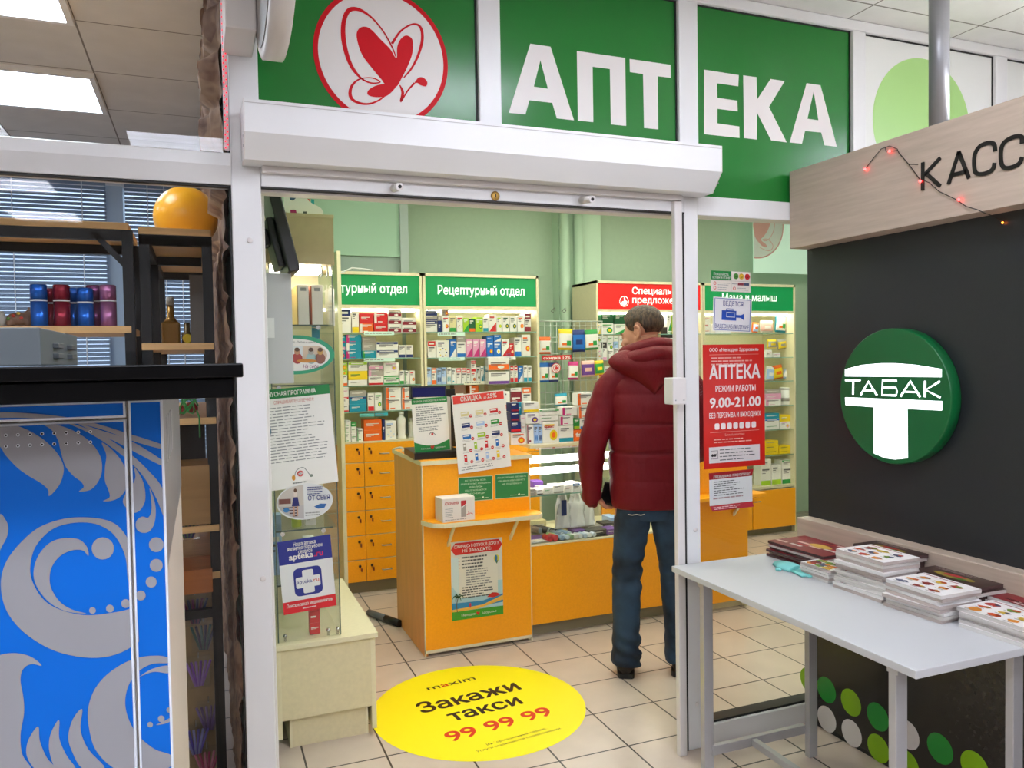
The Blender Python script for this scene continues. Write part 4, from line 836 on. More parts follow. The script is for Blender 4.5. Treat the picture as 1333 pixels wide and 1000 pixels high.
for (z0, z1), (bb, aa, pt), lb in zip(zz, (('w', 'o', '2'), ('w', 'v', '2'), ('w', 'o', '7')), ('lowest', 'middle purple printed', 'top sunburst printed')):
    pack(a.x-.004, e.x+.004, z0, z1, 5.12, .06, bb, aa, pt, lb+' wide white box in the clear acrylic rack', 'boxes in the acrylic rack')
# price rails clipped to the shelf edges
cabs = [o for o in OBJS if o.name.startswith('display_cabinet')]
for ci, (xa, xb, py, col) in enumerate(((474, 513, 433.5, '#d3efe4'), (474, 514, 468, '#d3efe4'), (468, 487, 540, '#58bdb4'), (488, 505, 539, '#2fa0b0'), (570, 605, 434.5, '#d3efe4'), (571, 605, 467, '#d3efe4'), (634, 671, 466, '#f2f4f0'), (604, 634, 498, '#f0ecd6'))):
    A, E = P(xa, py+3, 1, 5.195), P(xb, py-2, 1, 5.195); b = MB(); f = Fr(b, (A.x, 5.195, A.z), (1, 0, 0), (0, 0, 1), (0, -1, 0)); f.slab(E.x-A.x, E.z-A.z, mat(col, .4), .0015); f.lines(.006, E.x-A.x-.006, .004, E.z-A.z-.003, 1, TEXTL, 1, ci, .4)
    b.build('price_rail', cabs[0] if ci < 4 else cabs[1])
# red cabinet and baby cabinet goods
cr5 = crop(760, 350, 9.091)
shelf_rows('red cabinet', 'top shelf', cr5, 1.728, 5.50, '120 160 560 w y 4; 165 200 650 w y 5; 205 350 645 w g 4|500 d k 0; 362 500 655 w g 5|495 d a 0; 560 700 560 w g 1; 760 880 540 w l 0; 985 1035 505 w g 5; 1040 1085 500 l y 2; 1095 1180 520 w g 4')
shelf_rows('red cabinet', 'second shelf', cr5, 1.523, 5.50, '150 205 955 w p 4|870 w g 0|800 w g 4; 210 272 940 w p 2|870 k w 0|800 w k 0; 278 350 960 w d 3|870 w g 4|790 w g 0; 356 412 940 w d 3|860 e g 0|795 w g 0; 416 500 945 w p 4|880 w g 0|800 w v 0; 985 1085 900 w t 2|820 w t 2|690 k w 0')
cr6 = crop(660, 380, 5.553)
shelf_rows('red cabinet', 'third shelf', cr6, 1.318, 5.50, '652 700 610 y w 0|560 w r 2; 704 750 590 w g 0|540 w k 0; 756 800 590 w v 0|545 w g 0')
cr7 = crop(880, 340, 5.882); cr8 = crop(890, 440, 4.169)
shelf_rows('baby cabinet', 'top shelf', cr7, 1.728, 5.50, '215 265 520 w o 0|470 w r 0|415 w s 0; 300 420 480 w b 0')
shelf_rows('baby cabinet', 'second shelf', cr7, 1.523, 5.50, '225 330 690 e w 0; 440 560 690 w r 0; 690 735 680 w r 0; 745 800 700 w p 0')
shelf_rows('baby cabinet', 'fourth shelf', cr8, 1.106, 5.50, '445 530 335 w p 3|302 p m 0|280 a w 0')
shelf_rows('baby cabinet', 'fifth shelf', cr8, .9, 5.50, '440 520 470 w g 0|440 w b 1|410 t w 0; 524 583 455 w p 4|418 y w 0')
shelf_rows('baby cabinet', 'sixth shelf', cr8, .68, 5.50, '440 515 608 y k 0|582 y k 0|558 y a 0; 519 590 608 y k 0|584 y k 0')
shelf_rows('baby cabinet', 'counter', cr8, .415, 5.50, '420 475 700 w l 2|660 w k 0; 478 530 690 w l 2; 534 595 700 w g 2|662 w g 1')
def bag(cr, x0, x1, y0, y1, Y, c1, c2, label, tilt=0, dep=.035, grp='soft packs', hook=None, name='soft_pack'):
    "a pillow-shaped pouch with sealed ends"
    (p, q) = cr([(x0, y1), (x1, y0)]); A, E = P(*p, 1, Y), P(*q, 1, Y); W, H = E.x-A.x, E.z-A.z; b = MB(); n = 9
    cen = Vector(((A.x+E.x)/2, Y, (A.z+E.z)/2)); R = Matrix.Rotation(tilt, 3, 'Y'); vs = []
    for sgn in (-1, 1):
        for j in range(n+1):
            for i in range(n+1):
                u, v = 2*i/n-1, 2*j/n-1; th = dep*(max(0, 1-abs(v)**3)**.6)*(max(0, 1-u*u*.85))**.5*.5+.0006
                vs.append(cen+R @ Vector((u*W/2*(1-.05*(1-abs(v))), sgn*th, v*H/2)))
    N = (n+1)*(n+1); g = lambda i, j: j*(n+1)+i
    m1, m2, m3 = PM[c1], PM[c2], PTX
    for j in range(n):
        for i in range(n):
            m_ = m2 if (j >= n-2 or j < 1) else (PM['g'] if (c1 == 'w' and 2 <= j <= 3 and 5 <= i <= 7) else PM['o'] if (c1 == 'w' and j == 2 and 2 <= i <= 4) else m2 if (c1 != 'w' and 3 <= j <= 4 and 2 <= i <= 6) else m1)
            b.add([vs[g(i, j)], vs[g(i+1, j)], vs[g(i+1, j+1)], vs[g(i, j+1)]], [(0, 1, 2, 3)], m_, True)
            b.add([vs[N+g(i, j)], vs[N+g(i+1, j)], vs[N+g(i+1, j+1)], vs[N+g(i, j+1)]], [(0, 3, 2, 1)], m1, True)
    for i in range(n):
        for (p1, p2) in ((g(i, 0), g(i+1, 0)), (g(i, n), g(i+1, n)), (g(0, i), g(0, i+1)), (g(n, i), g(n, i+1))): b.add([vs[p1], vs[p2], vs[N+p2], vs[N+p1]], [(0, 1, 2, 3)], m2)
    return b.build(name, None, label, 'pack', grp)
for a_, lb in (((585, 625, 470, 548, 'e', 'o', .1), 'small pale toy pack left on the top shelf, mother and baby cabinet'), ((645, 738, 455, 548, 's', 'w', 0), 'salmon plush pack in the middle of the top shelf, mother and baby cabinet'), ((762, 838, 398, 548, 'w', 't', .08), 'tall white and teal pouch on the top shelf, mother and baby cabinet'),
    ((700, 765, 600, 668, 'a', 'y', 0), 'grey and yellow pouch on the second shelf, mother and baby cabinet'), ((776, 840, 598, 676, 'y', 'a', -.12), 'tilted yellow pouch on the second shelf, mother and baby cabinet'), ((688, 748, 805, 918, 'e', 'w', .1), 'white and blue pouch on the third shelf, mother and baby cabinet'),
    ((738, 812, 795, 905, 'y', 'o', -.15), 'yellow pouch on the third shelf, mother and baby cabinet'), ((828, 888, 805, 908, 'w', 'e', .35), 'leaning white pouch on the third shelf, mother and baby cabinet')):
    bag(cr7, *a_[:4], 5.56, a_[4], a_[5], lb, a_[6], .05)
a, e = P(*cr8([(535, 370)])[0], 1, 5.54), P(*cr8([(585, 268)])[0], 1, 5.54); t = thing('canister', 'round white canister on the fourth shelf, mother and baby cabinet', 'canister', ((a.x+e.x)/2, 5.56, 1.107))
b = MB(); r = (e.x-a.x)/2; b.lathe(((a.x+e.x)/2, 5.56, 1.107), [(r-.002, 0), (r, .003), (r, e.z-1.107-.02)], PM['w'], 24); b.lathe(((a.x+e.x)/2, 5.56, 1.107), [(r+.0005, .03), (r+.0005, .06)], PM['a'], 24); b.build('body', t)
b = MB(); b.lathe(((a.x+e.x)/2, 5.56, e.z-.02), [(r+.001, 0), (r+.001, .018), (r-.002, .02)], WHITE2, 24); b.build('lid', t)
# wire grid with hanging packs
RY = 5.34; t = thing('wire_rack', 'white wire grid rack between the middle and red cabinets', 'rack', (2.57, RY, .9)); WM = mat('#c9cfc8', .35, metal=.3)
gx0, gx1, gz0, gz1 = 2.275, 2.852, .92, 1.822
b = MB()
for i in range(13): x = gx0+(gx1-gx0)*i/12; b.tube([(x, RY, gz0), (x, RY, gz1)], .0026, WM, 6)
z = gz1
for i in range(13):
    b.tube([(gx0, RY-.005, z), (gx1, RY-.005, z)], .003 if i else .005, WM, 6); z -= .035 if i % 2 == 0 and i < 6 else .085
b.build('grid', t)
for (hx, hy) in ((724, 405), (738, 405)):
    q = P(hx, hy, 1, RY-.02); b = MB(); b.tube([(q.x, RY, q.z), (q.x-.03, RY-.05, q.z+.02), (q.x-.06, RY-.06, q.z-.005), (q.x-.04, RY-.06, q.z-.012)], .003, mat('#6a7060', .4), 6); b.build('hook', t)
for a_, lb in (((232, 312, 325, 450, 'w', 'o', 0), 'orange topped white pack at the left of the wire grid'), ((372, 470, 268, 422, 'w', 'y', .03), 'white pouch with yellow header, first of three on the wire grid'), ((473, 560, 275, 435, 'b', 'n', -.02), 'blue pouch, second of three on the wire grid'), ((563, 655, 274, 420, 'w', 'g', -.05), 'white and green pouch, third of three on the wire grid'),
    ((232, 300, 512, 655, 'w', 'b', 0), 'left blue topped blister pack below the red discount label'), ((303, 370, 512, 652, 'w', 'n', 0), 'right blue blister pack behind the round red sticker'), ((442, 514, 503, 636, 'w', 'q', .02), 'white and magenta pack hanging below the pouches'), ((537, 630, 496, 615, 'v', 's', -.03), 'purple pouch hanging on the wire grid'), ((634, 697, 495, 602, 'g', 'y', -.08), 'green pouch at the right end of the wire grid'), ((345, 432, 733, 825, 'w', 't', -.03), 'white card pack with teal header low on the wire grid')):
    bag(cr6, *a_[:4], RY-.045, a_[4], a_[5], lb, a_[6], .03, 'packs hanging on the wire grid', name='hanging_pouch')
b = MB(); f, W, H = frame_px(b, 1, RY-.07, cr6([(255, 497)])[0], cr6([(466, 490)])[0], cr6([(255, 462)])[0]); f.slab(W, H, RED); f.text('скидка 10%', W*.04, H*.22, H*.55, SIGNW, 1, 'l', W*.92, .03); b.build('price_label', None, 'red discount label reading скидка 10% on the wire grid', 'label')
b = MB(); q = P(*cr6([(355, 551)])[0], 1, RY-.075); f = Fr(b, q, (1, 0, 0), (0, 0, 1), (0, -1, 0)); b.lathe(q, [(.037, -.002), (.037, 0)], RED, 32, (1, 0, 0), (0, 0, 1), (0, -1, 0)); f.ell(0, 0, .032, .032, SIGNW, 1); f.ell(0, 0, .024, .024, RED, 2); f.ell(0, 0, .02, .02, SIGNW, 3); f.spl([(-.01, -.012), (.01, -.012), (.014, .002), (.004, .012), (-.004, .012), (-.008, 0)], RED, 4); b.build('round_sticker', None, 'round red and white sticker on the hanging blue packs', 'sticker')
# ================================================================ service counter
CY0 = 3.95
t = thing('counter_pier', 'orange fronted counter pier with wooden side and notices', 'counter', (1.345, 4.25, 0))
b = MB(); b.box(1.042, 1.062, CY0+.004, 4.56, .0, 1.005, ORWOOD); b.box(1.63, 1.648, CY0+.004, 4.56, .0, 1.005, CREAM); b.box(1.06, 1.63, 4.5, 4.51, .05, 1.0, CREAM); b.box(1.062, 1.63, CY0+.03, 4.5, .0, .06, CREAMD); b.build('carcass', t)
b = MB(); b.box(1.046, 1.644, CY0-.012, CY0+.004, .035, 1.004, ORANGE, .001); b.box(1.042, 1.046, CY0-.013, CY0+.004, 0, 1.004, CREAM); b.box(1.644, 1.648, CY0-.013, CY0+.004, 0, 1.004, CREAM); b.box(1.042, 1.648, CY0-.013, CY0+.004, .02, .035, CREAM); b.build('front_panel', t)
b = MB(); b.box(1.036, 1.656, CY0-.02, 4.58, 1.005, 1.028, ORANGE); b.box(1.034, 1.658, CY0-.022, CY0-.02, 1.005, 1.028, CREAM); b.box(1.034, 1.036, CY0-.022, 4.58, 1.005, 1.028, CREAM); b.build('top', t)
# little shelf on brackets
b = MB(); pts = [(1.035, CY0-.014), (1.655, CY0-.014), (1.675, CY0-.05), (1.665, CY0-.12), (1.63, CY0-.15), (1.12, CY0-.15), (1.07, CY0-.12), (1.045, CY0-.06)]
b.prism([(x, y, .722) for x, y in pts], (0, 0, .003), ORANGE); b.prism([(x+(.004 if x > 1.3 else -.004), y-.004, .70) for x, y in pts], (0, 0, .022), CREAM); sh = b.build('ledge', t)
for x in (1.17, 1.52):
    b = MB(); b.prism([(x, CY0-.013, .57), (x, CY0-.013, .59), (x, CY0-.118, .70), (x, CY0-.13, .70)], (.014, 0, 0), CREAM); b.build('bracket', sh)
def pier(x0, x1, label):
    t = thing('counter_pier', label, 'counter', ((x0+x1)/2, 4.25, 0))
    b = MB(); b.box(x0, x0+.018, CY0, 4.56, 0, 1.005, CREAM); b.box(x1-.018, x1, CY0, 4.56, 0, 1.005, CREAM); b.box(x0+.018, x1-.018, CY0+.03, 4.5, 0, .06, CREAMD); b.build('carcass', t)
    b = MB(); b.box(x0, x1, CY0-.012, CY0, .05, 1.004, ORANGE, .001); b.build('front_panel', t)
    b = MB(); b.box(x0-.006, x1+.006, CY0-.02, 4.58, 1.005, 1.028, CREAM); b.build('top', t)
    b = MB(); b.box(x0+.02, x1+.03, CY0-.15, CY0-.013, .70, .722, ORANGE, .003); s = b.build('ledge', t)
    b = MB(); x = x1-.11; b.prism([(x, CY0-.013, .57), (x, CY0-.013, .59), (x, CY0-.118, .70), (x, CY0-.13, .70)], (.014, 0, 0), CREAM); b.build('bracket', s)
pier(2.56, 3.09, 'orange counter pier seen through the right window')
# glass display counter between the piers
t = thing('display_counter', 'glass display counter with orange front and bright reflection strips', 'counter', (2.1, 4.25, 0)); DY = 3.97; dx0, dx1 = 1.652, 2.556
b = MB(); b.box(dx0, dx1, DY, DY+.014, .075, .512, ORANGE); b.box(dx0, dx1, DY-.002, DY+.014, .512, .522, CREAM); b.box(dx0, dx1, DY+.014, 4.56, .50, .512, CREAM); b.box(dx0, dx1, 4.5, 4.512, .075, .512, CREAM); b.build('base', t)
b = MB(); b.box(dx0, dx1, DY+.05, 4.5, 0, .075, mat('#8d8468', .6)); b.build('plinth', t)
b = MB(); b.box(dx0, dx1, DY+.004, DY+.010, .522, 1.058, CASEG); b.build('front_glass', t)
b = MB(); b.box(dx0, dx1, DY+.02, 4.4, .782, .788, SHG); b.box(dx0, dx1, DY+.0175, DY+.02, .782, .788, EDGEG); b.build('glass_shelf', t)
b = MB(); b.box(dx0, dx1, DY-.03, 4.42, 1.058, 1.077, CREAM, .002); b.build('top', t)
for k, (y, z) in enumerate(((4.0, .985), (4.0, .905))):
    b = MB(); b.box(dx0+.02, dx1-.02, y+.10*k, y+.03+.10*k, z-.018, z+.018, mat('#ffffff', .4, emit=CASE_LIGHT*.7)); b.build('glow_bar', t)  # glowing bars stand in for ceiling-light reflections on the counter glass
# goods in the display counter
cr9 = crop(660, 540, 5.553)
def on(cr, xs, Y): return [P(*cr([(x, 500)])[0], 1, Y).x for x in xs]
rn = random.Random(11)
for k, (a, e, h, d, bb, aa, pt) in enumerate(((165, 210, .035, .08, 'a', 'w', '0'), (190, 265, .06, .08, 'v', 'w', '0'), (214, 262, .03, .08, 'w', 'k', '2'), (266, 330, .035, .08, 'w', 'g', '0'), (335, 412, .045, .09, 'w', 'a', '2'), (416, 470, .04, .1, 'w', 'r', '0'), (474, 530, .05, .1, 'w', 'b', '1'), (534, 566, .04, .1, 'w', 'g', '1'))):
    Y = 4.10 if k == 1 else 4.0+.01*(k % 2); x0, x1 = on(cr9, (a, e), Y); pack(x0, x1-.002, .7885, .7885+h, Y, d, bb, aa, pt, '%s box, %s from left on the glass shelf of the display counter' % (PAL[bb][1]+' and '+PAL[aa][1], ordn[k]), 'boxes on the counter glass shelf', k)
for x, dx, lab in ((1.925, .05, 'left white bag with blue print hanging below the counter shelf'), (2.01, .06, 'middle white plastic bag hanging below the counter shelf'), (2.09, .04, 'right thin plastic bag hanging below the counter shelf')):
    b = MB(); bm_ = mat('#e8e6e2', .3); n = 10; vs = []
    for j in range(n+1):
        v = j/n; wdt = dx*(.35+.65*v**.7); zz = .78-.21*v-.02*sin(v*9)
        ring = [(x+wdt*cos(a)+.008*sin(5*a+v*6), 4.12+.022*v*sin(a)+.005*sin(a*4+v*7), zz) for a in [2*pi*i/20 for i in range(20)]]
        vs += ring
    b.add(vs, [(j*20+i, j*20+(i+1) % 20, (j+1)*20+(i+1) % 20, (j+1)*20+i) for j in range(n) for i in range(20)]+[tuple(range(19, -1, -1)), tuple(range(n*20, n*20+20))], bm_, True)
    if 'blue' in lab: b.box(x-.02, x+.012, 4.088, 4.092, .64, .73, PM['n'])
    b.build('plastic_bag', None, lab, 'bag', 'bags hanging in the display counter')
for k, (a, e, Y, h, bb, lb) in enumerate(((165, 280, 4.28, .06, 'c', 'long cream box at the back of the counter floor'), (455, 580, 4.20, .045, 'h', 'brown flat box on the counter floor'), (578, 690, 4.10, .035, 'a', 'grey flat box on the counter floor'), (690, 800, 4.12, .04, 'k', 'dark flat box on the counter floor near the man'), (480, 570, 4.06, .03, 'v', 'purple grey flat box on the counter floor'), (580, 720, 4.02, .03, 'k', 'dark box with pale spine at the counter front'), (720, 800, 4.01, .03, 'v', 'purple box at the right of the counter front'), (750, 806, 4.16, .06, 'e', 'pale blue box on the counter floor beside the man'), (170, 300, 4.06, .008, 'v', 'flat purple leaflet on the counter floor'), (172, 290, 4.0, .006, 'w', 'flat striped price sheet at the counter front left'))):
    x0, x1 = on(cr9, (a, e), Y); pack(x0, x1, .5225, .5225+h, Y, .09 if Y < 4.15 else .12, bb, 'w', '0', lb, 'boxes on the counter floor', k)
for k, (a, Y, r, L, c_, lb) in enumerate(((300, 4.16, .019, .14, '#4a4648', 'dark cylinder lying at the left of the counter floor'), (362, 4.11, .019, .15, '#4a4a4e', 'second dark cylinder lying on the counter floor'), (392, 4.04, .0175, .09, '#8d9bb0', 'grey blue tin lying on the counter floor'), (442, 4.04, .0185, .12, '#8fa6c4', 'pale blue tin lying on the counter floor'), (338, 4.03, .0165, .06, '#9ac48a', 'pale green roll lying on the counter floor'), (235, 4.2, .018, .1, '#8a7a70', 'brown roll lying at the back of the counter floor'))):
    x = on(cr9, (a,), Y)[0]; t = thing('tin', lb, 'tin', (x, Y, .5225), 'tins on the counter floor'); d = Vector((-.35, 1, 0)).normalized(); p = Vector((x, Y, .523+r))
    b = MB(); b.tube([p, p+d*L], r, mat(c_, .35), 20); b.build('body', t)
    b = MB(); b.tube([p-d*.006, p], r*.92, mat('#b9c3cf', .3), 20); b.build('lid', t)
for k, (a, c_, nm) in enumerate(((305, '#c8343c', 'red'), (345, '#d84a50', 'second red'), (395, '#9fb6d4', 'pale blue'), (432, '#c9d6e4', 'white blue'), (465, '#8fae8a', 'grey green'), (490, '#dcdcdc', 'white'), (525, '#d0d4da', 'grey white'), (560, '#b9c9dc', 'blue white'), (592, '#dfe3e6', 'pale'), (625, '#cfd8e6', 'last pale blue'))):
    r = .018 if k < 2 else .013; x = on(cr9, (a,), 3.995)[0]; b = MB(); b.tube([(x, 3.985+.004, .5228+r), (x-.012, 4.045, .5228+r)], [r, r*.96], mat(c_, .3), 18)
    b.build('small_tube', None, nm+' small tube in the front row of the counter floor', 'tube', 'small tubes in the counter front row')
# stacks standing on the glass counter
crA = crop(650, 480, 8.331)
def cstack(items):
    for k, (x0, x1, zt, zb, bb, aa, pt, lb, dy) in enumerate(items):
        Y = 3.985+dy; A, E = P(*crA([(x0, zb)])[0], 1, Y), P(*crA([(x1, zt)])[0], 1, Y); z0 = max(A.z, 1.0775); z1 = E.z
        if zb > 740: z0 = 1.0775
        ex = None
        if 'large white box with red writing' in lb: ex = lambda f, W, H: f.text('орвис', W*.1, H*.72, H*.13, RED, 3, 'l', W*.6, .02)
        if lb.startswith('orange box'): ex = lambda f, W, H: f.text('Фестал', W*.1, H*.45, H*.3, SIGNW, 3, 'l', W*.8, .02)
        pack(A.x+.0005, E.x-.0005, z0+.0004, z1-.0004, Y, .07, bb, aa, pt, lb+' standing on the glass counter', 'boxes on the glass counter', k, extra=ex)
cstack([(125, 290, 690, 812, 'w', 'o', '4', 'white box with round mark at the row left end', .0), (125, 235, 572, 690, 'n', 'r', '2', 'lowest navy box of the left pile,', .0), (125, 215, 470, 572, 'n', 'm', '2', 'middle navy box of the left pile,', .0), (125, 210, 368, 470, 'n', 'm', '2', 'topmost navy box of the left pile,', .0), (212, 240, 365, 505, 't', 'k', '0', 'narrow teal box beside the navy pile,', .02),
    (237, 285, 590, 690, 'w', 's', '0', 'lower small white box right of the navy pile,', .01), (230, 283, 500, 590, 'w', 'p', '0', 'upper small white box right of the navy pile,', .01), (262, 427, 358, 476, 'w', 'y', '2', 'wide white box with yellow foot topmost in the middle,', .01), (288, 430, 478, 602, 'w', 'v', '4', 'white box with small flower under the yellow footed box,', .0),
    (300, 372, 605, 805, 'w', 'm', '3', 'white box with maroon side strip,', .0), (376, 420, 605, 802, 'e', 'b', '9', 'left pale blue box with drops,', .0), (422, 466, 605, 802, 'e', 'n', '9', 'right pale blue box with drops,', .0), (470, 642, 570, 792, 'w', 'y', '4', 'large white box with red writing and yellow cup', .0), (432, 470, 500, 602, 'w', 'p', '4', 'narrow white box between the stacks', .012),
    (430, 640, 508, 570, 'w', 'g', '0', 'flat white box under the green topped box,', .01), (432, 652, 436, 508, 'w', 'g', '1', 'flat green topped box,', .01), (645, 803, 617, 775, 'w', 't', '2', 'white box with teal corner', .0), (660, 800, 512, 615, 'w', 'q', '3', 'lower white box with magenta strip', .01), (682, 840, 412, 512, 'w', 'q', '3', 'upper white box with magenta strip', .01),
    (808, 872, 540, 656, 'g', 'l', '2', 'small green and grey box', .02), (810, 985, 658, 755, 'o', 'o', '0', 'orange box', .0), (876, 985, 540, 656, 'w', 'b', '2', 'lowest white citrus box beside the man', .012), (862, 1000, 402, 540, 'w', 'o', '3', 'middle white box with orange strip beside the man', .012), (848, 1015, 262, 402, 'w', 'o', '3', 'topmost white box with orange strip beside the man', .012)])
b = MB(); q0, q1 = P(*crA([(395, 800)])[0], 1, 3.944), P(*crA([(1010, 760)])[0], 1, 3.944); f = Fr(b, (q0.x, 3.943, 1.05), (1, 0, 0), (0, 0, 1), (0, -1, 0)); f.slab(q1.x-q0.x, .03, PAPER, .001); rn = random.Random(3)
for k in range(40): a = rn.uniform(0, q1.x-q0.x-.02); z = rn.uniform(.002, .022); f.rect(a, a+rn.uniform(.004, .016), z, z+.004, mat('#d8503c', .5), 1)
b.build('price_strip', None, 'white price strip with red marks along the counter edge', 'label')
# ---------------------------------------------------------------- things on and on the front of the pier
t = thing('cash_terminal', 'black cash terminal with customer display behind the flyer', 'terminal', (1.16, 4.2, 1.028)); BK = mat('#0d0d10', .3)
b = MB(); b.prism([(1.02, 3.995, 1.0285), (1.25, 3.995, 1.0285), (1.29, 4.09, 1.0285), (1.29, 4.3, 1.0285), (1.04, 4.3, 1.0285)], (0, 0, .035), BK); b.build('base', t)
b = MB(); b.box(1.17, 1.32, 4.22, 4.25, 1.06, 1.385, BK, .004); b.build('monitor', t)
b = MB(); a, e = P(535, 520, 1, 4.12), P(581, 502, 1, 4.12); b.box(a.x, e.x, 4.12, 4.16, a.z, e.z, mat('#15161c', .35), .003); b.box(a.x+.008, e.x-.008, 4.1195, 4.121, a.z+.012, e.z-.008, mat('#0a1040', .2, emit=.03, ecol='#1020a0')); b.build('display', t)
b = MB(); b.box((a.x+e.x)/2-.015, (a.x+e.x)/2+.015, 4.135, 4.15, 1.06, a.z, BK); b.build('stem', t)
b = MB(); b.tube([(1.30, 4.06, 1.05), (1.27, 4.03, 1.08), (1.29, 4.1, 1.12), (1.31, 4.06, 1.04), (1.33, 4.1, 1.04)], .006, BK, 8); b.build('cable', t)
MEL = 'Мелодия здоровья'
def foot(f, W, H, k=3): f.text('Мелодия', W*.18, H, W*.045, SIGNW, k, 'l', W*.26, .01); f.text('здоровья', W*.58, H, W*.045, SIGNW, k, 'l', W*.28, .01); f.spl([(W*.5-.01, H+.012), (W*.5-.004, H+.016), (W*.5, H+.012), (W*.5+.006, H+.016), (W*.5+.01, H+.01), (W*.5, H-.003)], RED, k)
t = thing('flyer_stand', 'grey cardboard box with the green and white flyer on the pier', 'stand', (1.15, 4.05, 1.06))
b = MB(); b.box(1.052, 1.236, 4.04, 4.11, 1.0645, 1.35, mat('#b9b0a8', .7)); b.build('box', t)
b = MB(); f, W, H = frame_px(b, 1, 4.037, (540, 590), (586, 585), (534, 520)); f.slab(W, H, PAPER); f.rect(0, W, H*.9, H, GREEN, 1); f.text('ПРАВИЛА БОНУСНОЙ ПРОГРАММЫ', W*.04, H*.93, .01, SIGNW, 2, 'l', W*.92, .01)
f.lines(W*.1, W*.95, H*.5, H*.86, 9, TEXTL, 1, 4); f.lines(W*.15, W*.8, H*.38, H*.47, 3, TEXTL, 1, 5); f.stroke([(W*.42, H*.30), (W*.48, H*.35), (W*.55, H*.34), (W*.62, H*.30)], .003, TEXTD); f.ell(W*.52, H*.32, .006, .006, RED, 2, 16)
f.poly([(0, 0), (W, 0), (W, H*.2)]+[(W*(1-i/10), H*(.2-.09*sin(pi*i/10))) for i in range(1, 10)]+[(0, H*.2)], GREEN, 1); foot(f, W, H*.05); b.build('flyer', t)
b = MB(); f, W, H = frame_px(b, 1, 3.925, (597, 617.5), (665.5, 607), (588, 515)); f.slab(W, H, PAPER, .0015); f.rect(W*.02, W*.975, H*.885, H*.985, mat('#e8443c', .4), 1); f.text('СКИДКА', W*.16, H*.912, .024, SIGNW, 2, 'l', W*.39, .03); f.text('до', W*.59, H*.915, .012, SIGNW, 2, 'l', W*.05, .02); f.text('25%', W*.66, H*.915, .024, SIGNW, 2, 'l', W*.18, .03)
rn = random.Random(9); cols = ['w', 'w', 'r', 'r', 'n', 'e', 'g', 'b', 'b', 'l', 'n', 'b', 'a', 'l', 'r', 'b', 'r', 'b', 'e', 'y']
for r, n in enumerate((3, 3, 3, 4, 4)):
    for i in range(n):
        a = W*(.10+(.82/n)*i); z = H*(.72-.145*r); cw = W*.82/n; c_ = PM[cols[(r*4+i) % 20]]; ww, hh = (cw*.55, H*.055) if r < 3 else (cw*.26, H*.09)
        f.rect(a+cw*.15, a+cw*.15+ww, z, z+hh, c_ if cols[(r*4+i) % 20] != 'w' else PM['c'], 1); f.rect(a+cw*.18, a+cw*.15+ww*.8, z+hh*.55, z+hh*.8, PAPER, 2); f.ell(a+cw*.8, z-H*.005, .0085, .0085, RED, 2, 16); f.rect(a+cw*.8-.005, a+cw*.8+.005, z-H*.005-.0015, z-H*.005+.0015, PAPER, 3); f.lines(a+cw*.1, a+cw*.75, z-H*.035, z-H*.008, 2, TEXTL, 1, r*7+i, .3)
f.lines(W*.06, W*.9, H*.03, H*.09, 2, TEXTL, 1, 3, .3)
b.build('discount_poster', None, 'white discount poster reading СКИДКА до 25% hung on the pier front', 'poster')
for nm, c4, tx, lb in (('n1', ((597, 654), (641.5, 650.5), (595.5, 622)), ('ВЕТЕРАНЫ ВОВ,', 'БЕРЕМЕННЫЕ ЖЕНЩИНЫ', 'ИНВАЛИДЫ', 'ОБСЛУЖИВАЮТСЯ', 'ВНЕ ОЧЕРЕДИ'), 'left green notice sheet behind the white box on the pier front'), ('n2', ((644.5, 650), (688, 646.5), (643.5, 618)), ('ЛЕКАРСТВЕННЫЕ ПРЕПАРАТЫ', 'ОБМЕНУ И ВОЗВРАТУ', 'НЕ ПОДЛЕЖАТ!'), 'right green notice sheet at the top right of the pier front')):
    b = MB(); f, W, H = frame_px(b, 1, 3.9365, *c4); f.slab(W, H, mat('#cfe0c4', .5), .001); f.rect(.003, W-.003, .003, H-.003, mat('#2f8448', .5), 1)
    for i, s in enumerate(tx): f.text(s, W/2, H*.82-i*H*.135, .0085 if len(tx) > 3 else .009, mat('#cfe6c8', .5), 2, 'c', min(W*.86, len(s)*.0092), .01)
    f.spl([(W*.68, H*.1), (W*.74, H*.12), (W*.72, H*.17), (W*.69, H*.15)], mat('#dfe9d0', .5), 2); f.lines(W*.45, W*.65, H*.09, H*.13, 1, mat('#cfe6c8', .5), 2, 2); f.lines(W*.76, W*.95, H*.09, H*.13, 1, mat('#cfe6c8', .5), 2, 3)
    b.build('notice', None, lb, 'notice', 'green notices on the pier')
t = thing('carton_box', 'white cardboard box with red print standing on the little orange ledge', 'box', (1.2, 3.87, .7255))
R = Matrix.Translation((1.196, 3.868, 0)) @ Matrix.Rotation(radians(4), 4, 'Z'); b = MB(); b.box(-.088, .088, -.055, .055, .7255, .845, mat('#e3dbd6', .55), .001, R)
f = Fr(b, R @ Vector((-.088, -.055, .7255)), R.to_3x3() @ Vector((1, 0, 0)), (0, 0, 1)); f.text('АСКОРБИНКА', .012, .088, .015, mat('#c2323c', .4), 1, 'l', .075, .02); f.lines(.014, .06, .02, .072, 6, TEXTL, 1, 6, .3); f.rect(.10, .128, .02, .10, mat('#a59c98', .5), 1); f.rect(.10, .128, .076, .104, mat('#c2323c', .4), 2); f.stroke([(.10, .066), (.128, .085)], .004, PAPER, 3, False); f.stroke([(.13, .03), (.15, .036), (.165, .03)], .003, RED, 1); f.stroke([(.14, .044), (.145, .026)], .003, RED, 1, False); f.lines(.012, .16, .006, .014, 1, TEXTL, 1, 9)
b.build('body', t); b = MB(); b.box(-.087, .087, -.05, .0, .8455, .847, mat('#efe6e1', .55), 0, R); b.build('lid_flap', t)
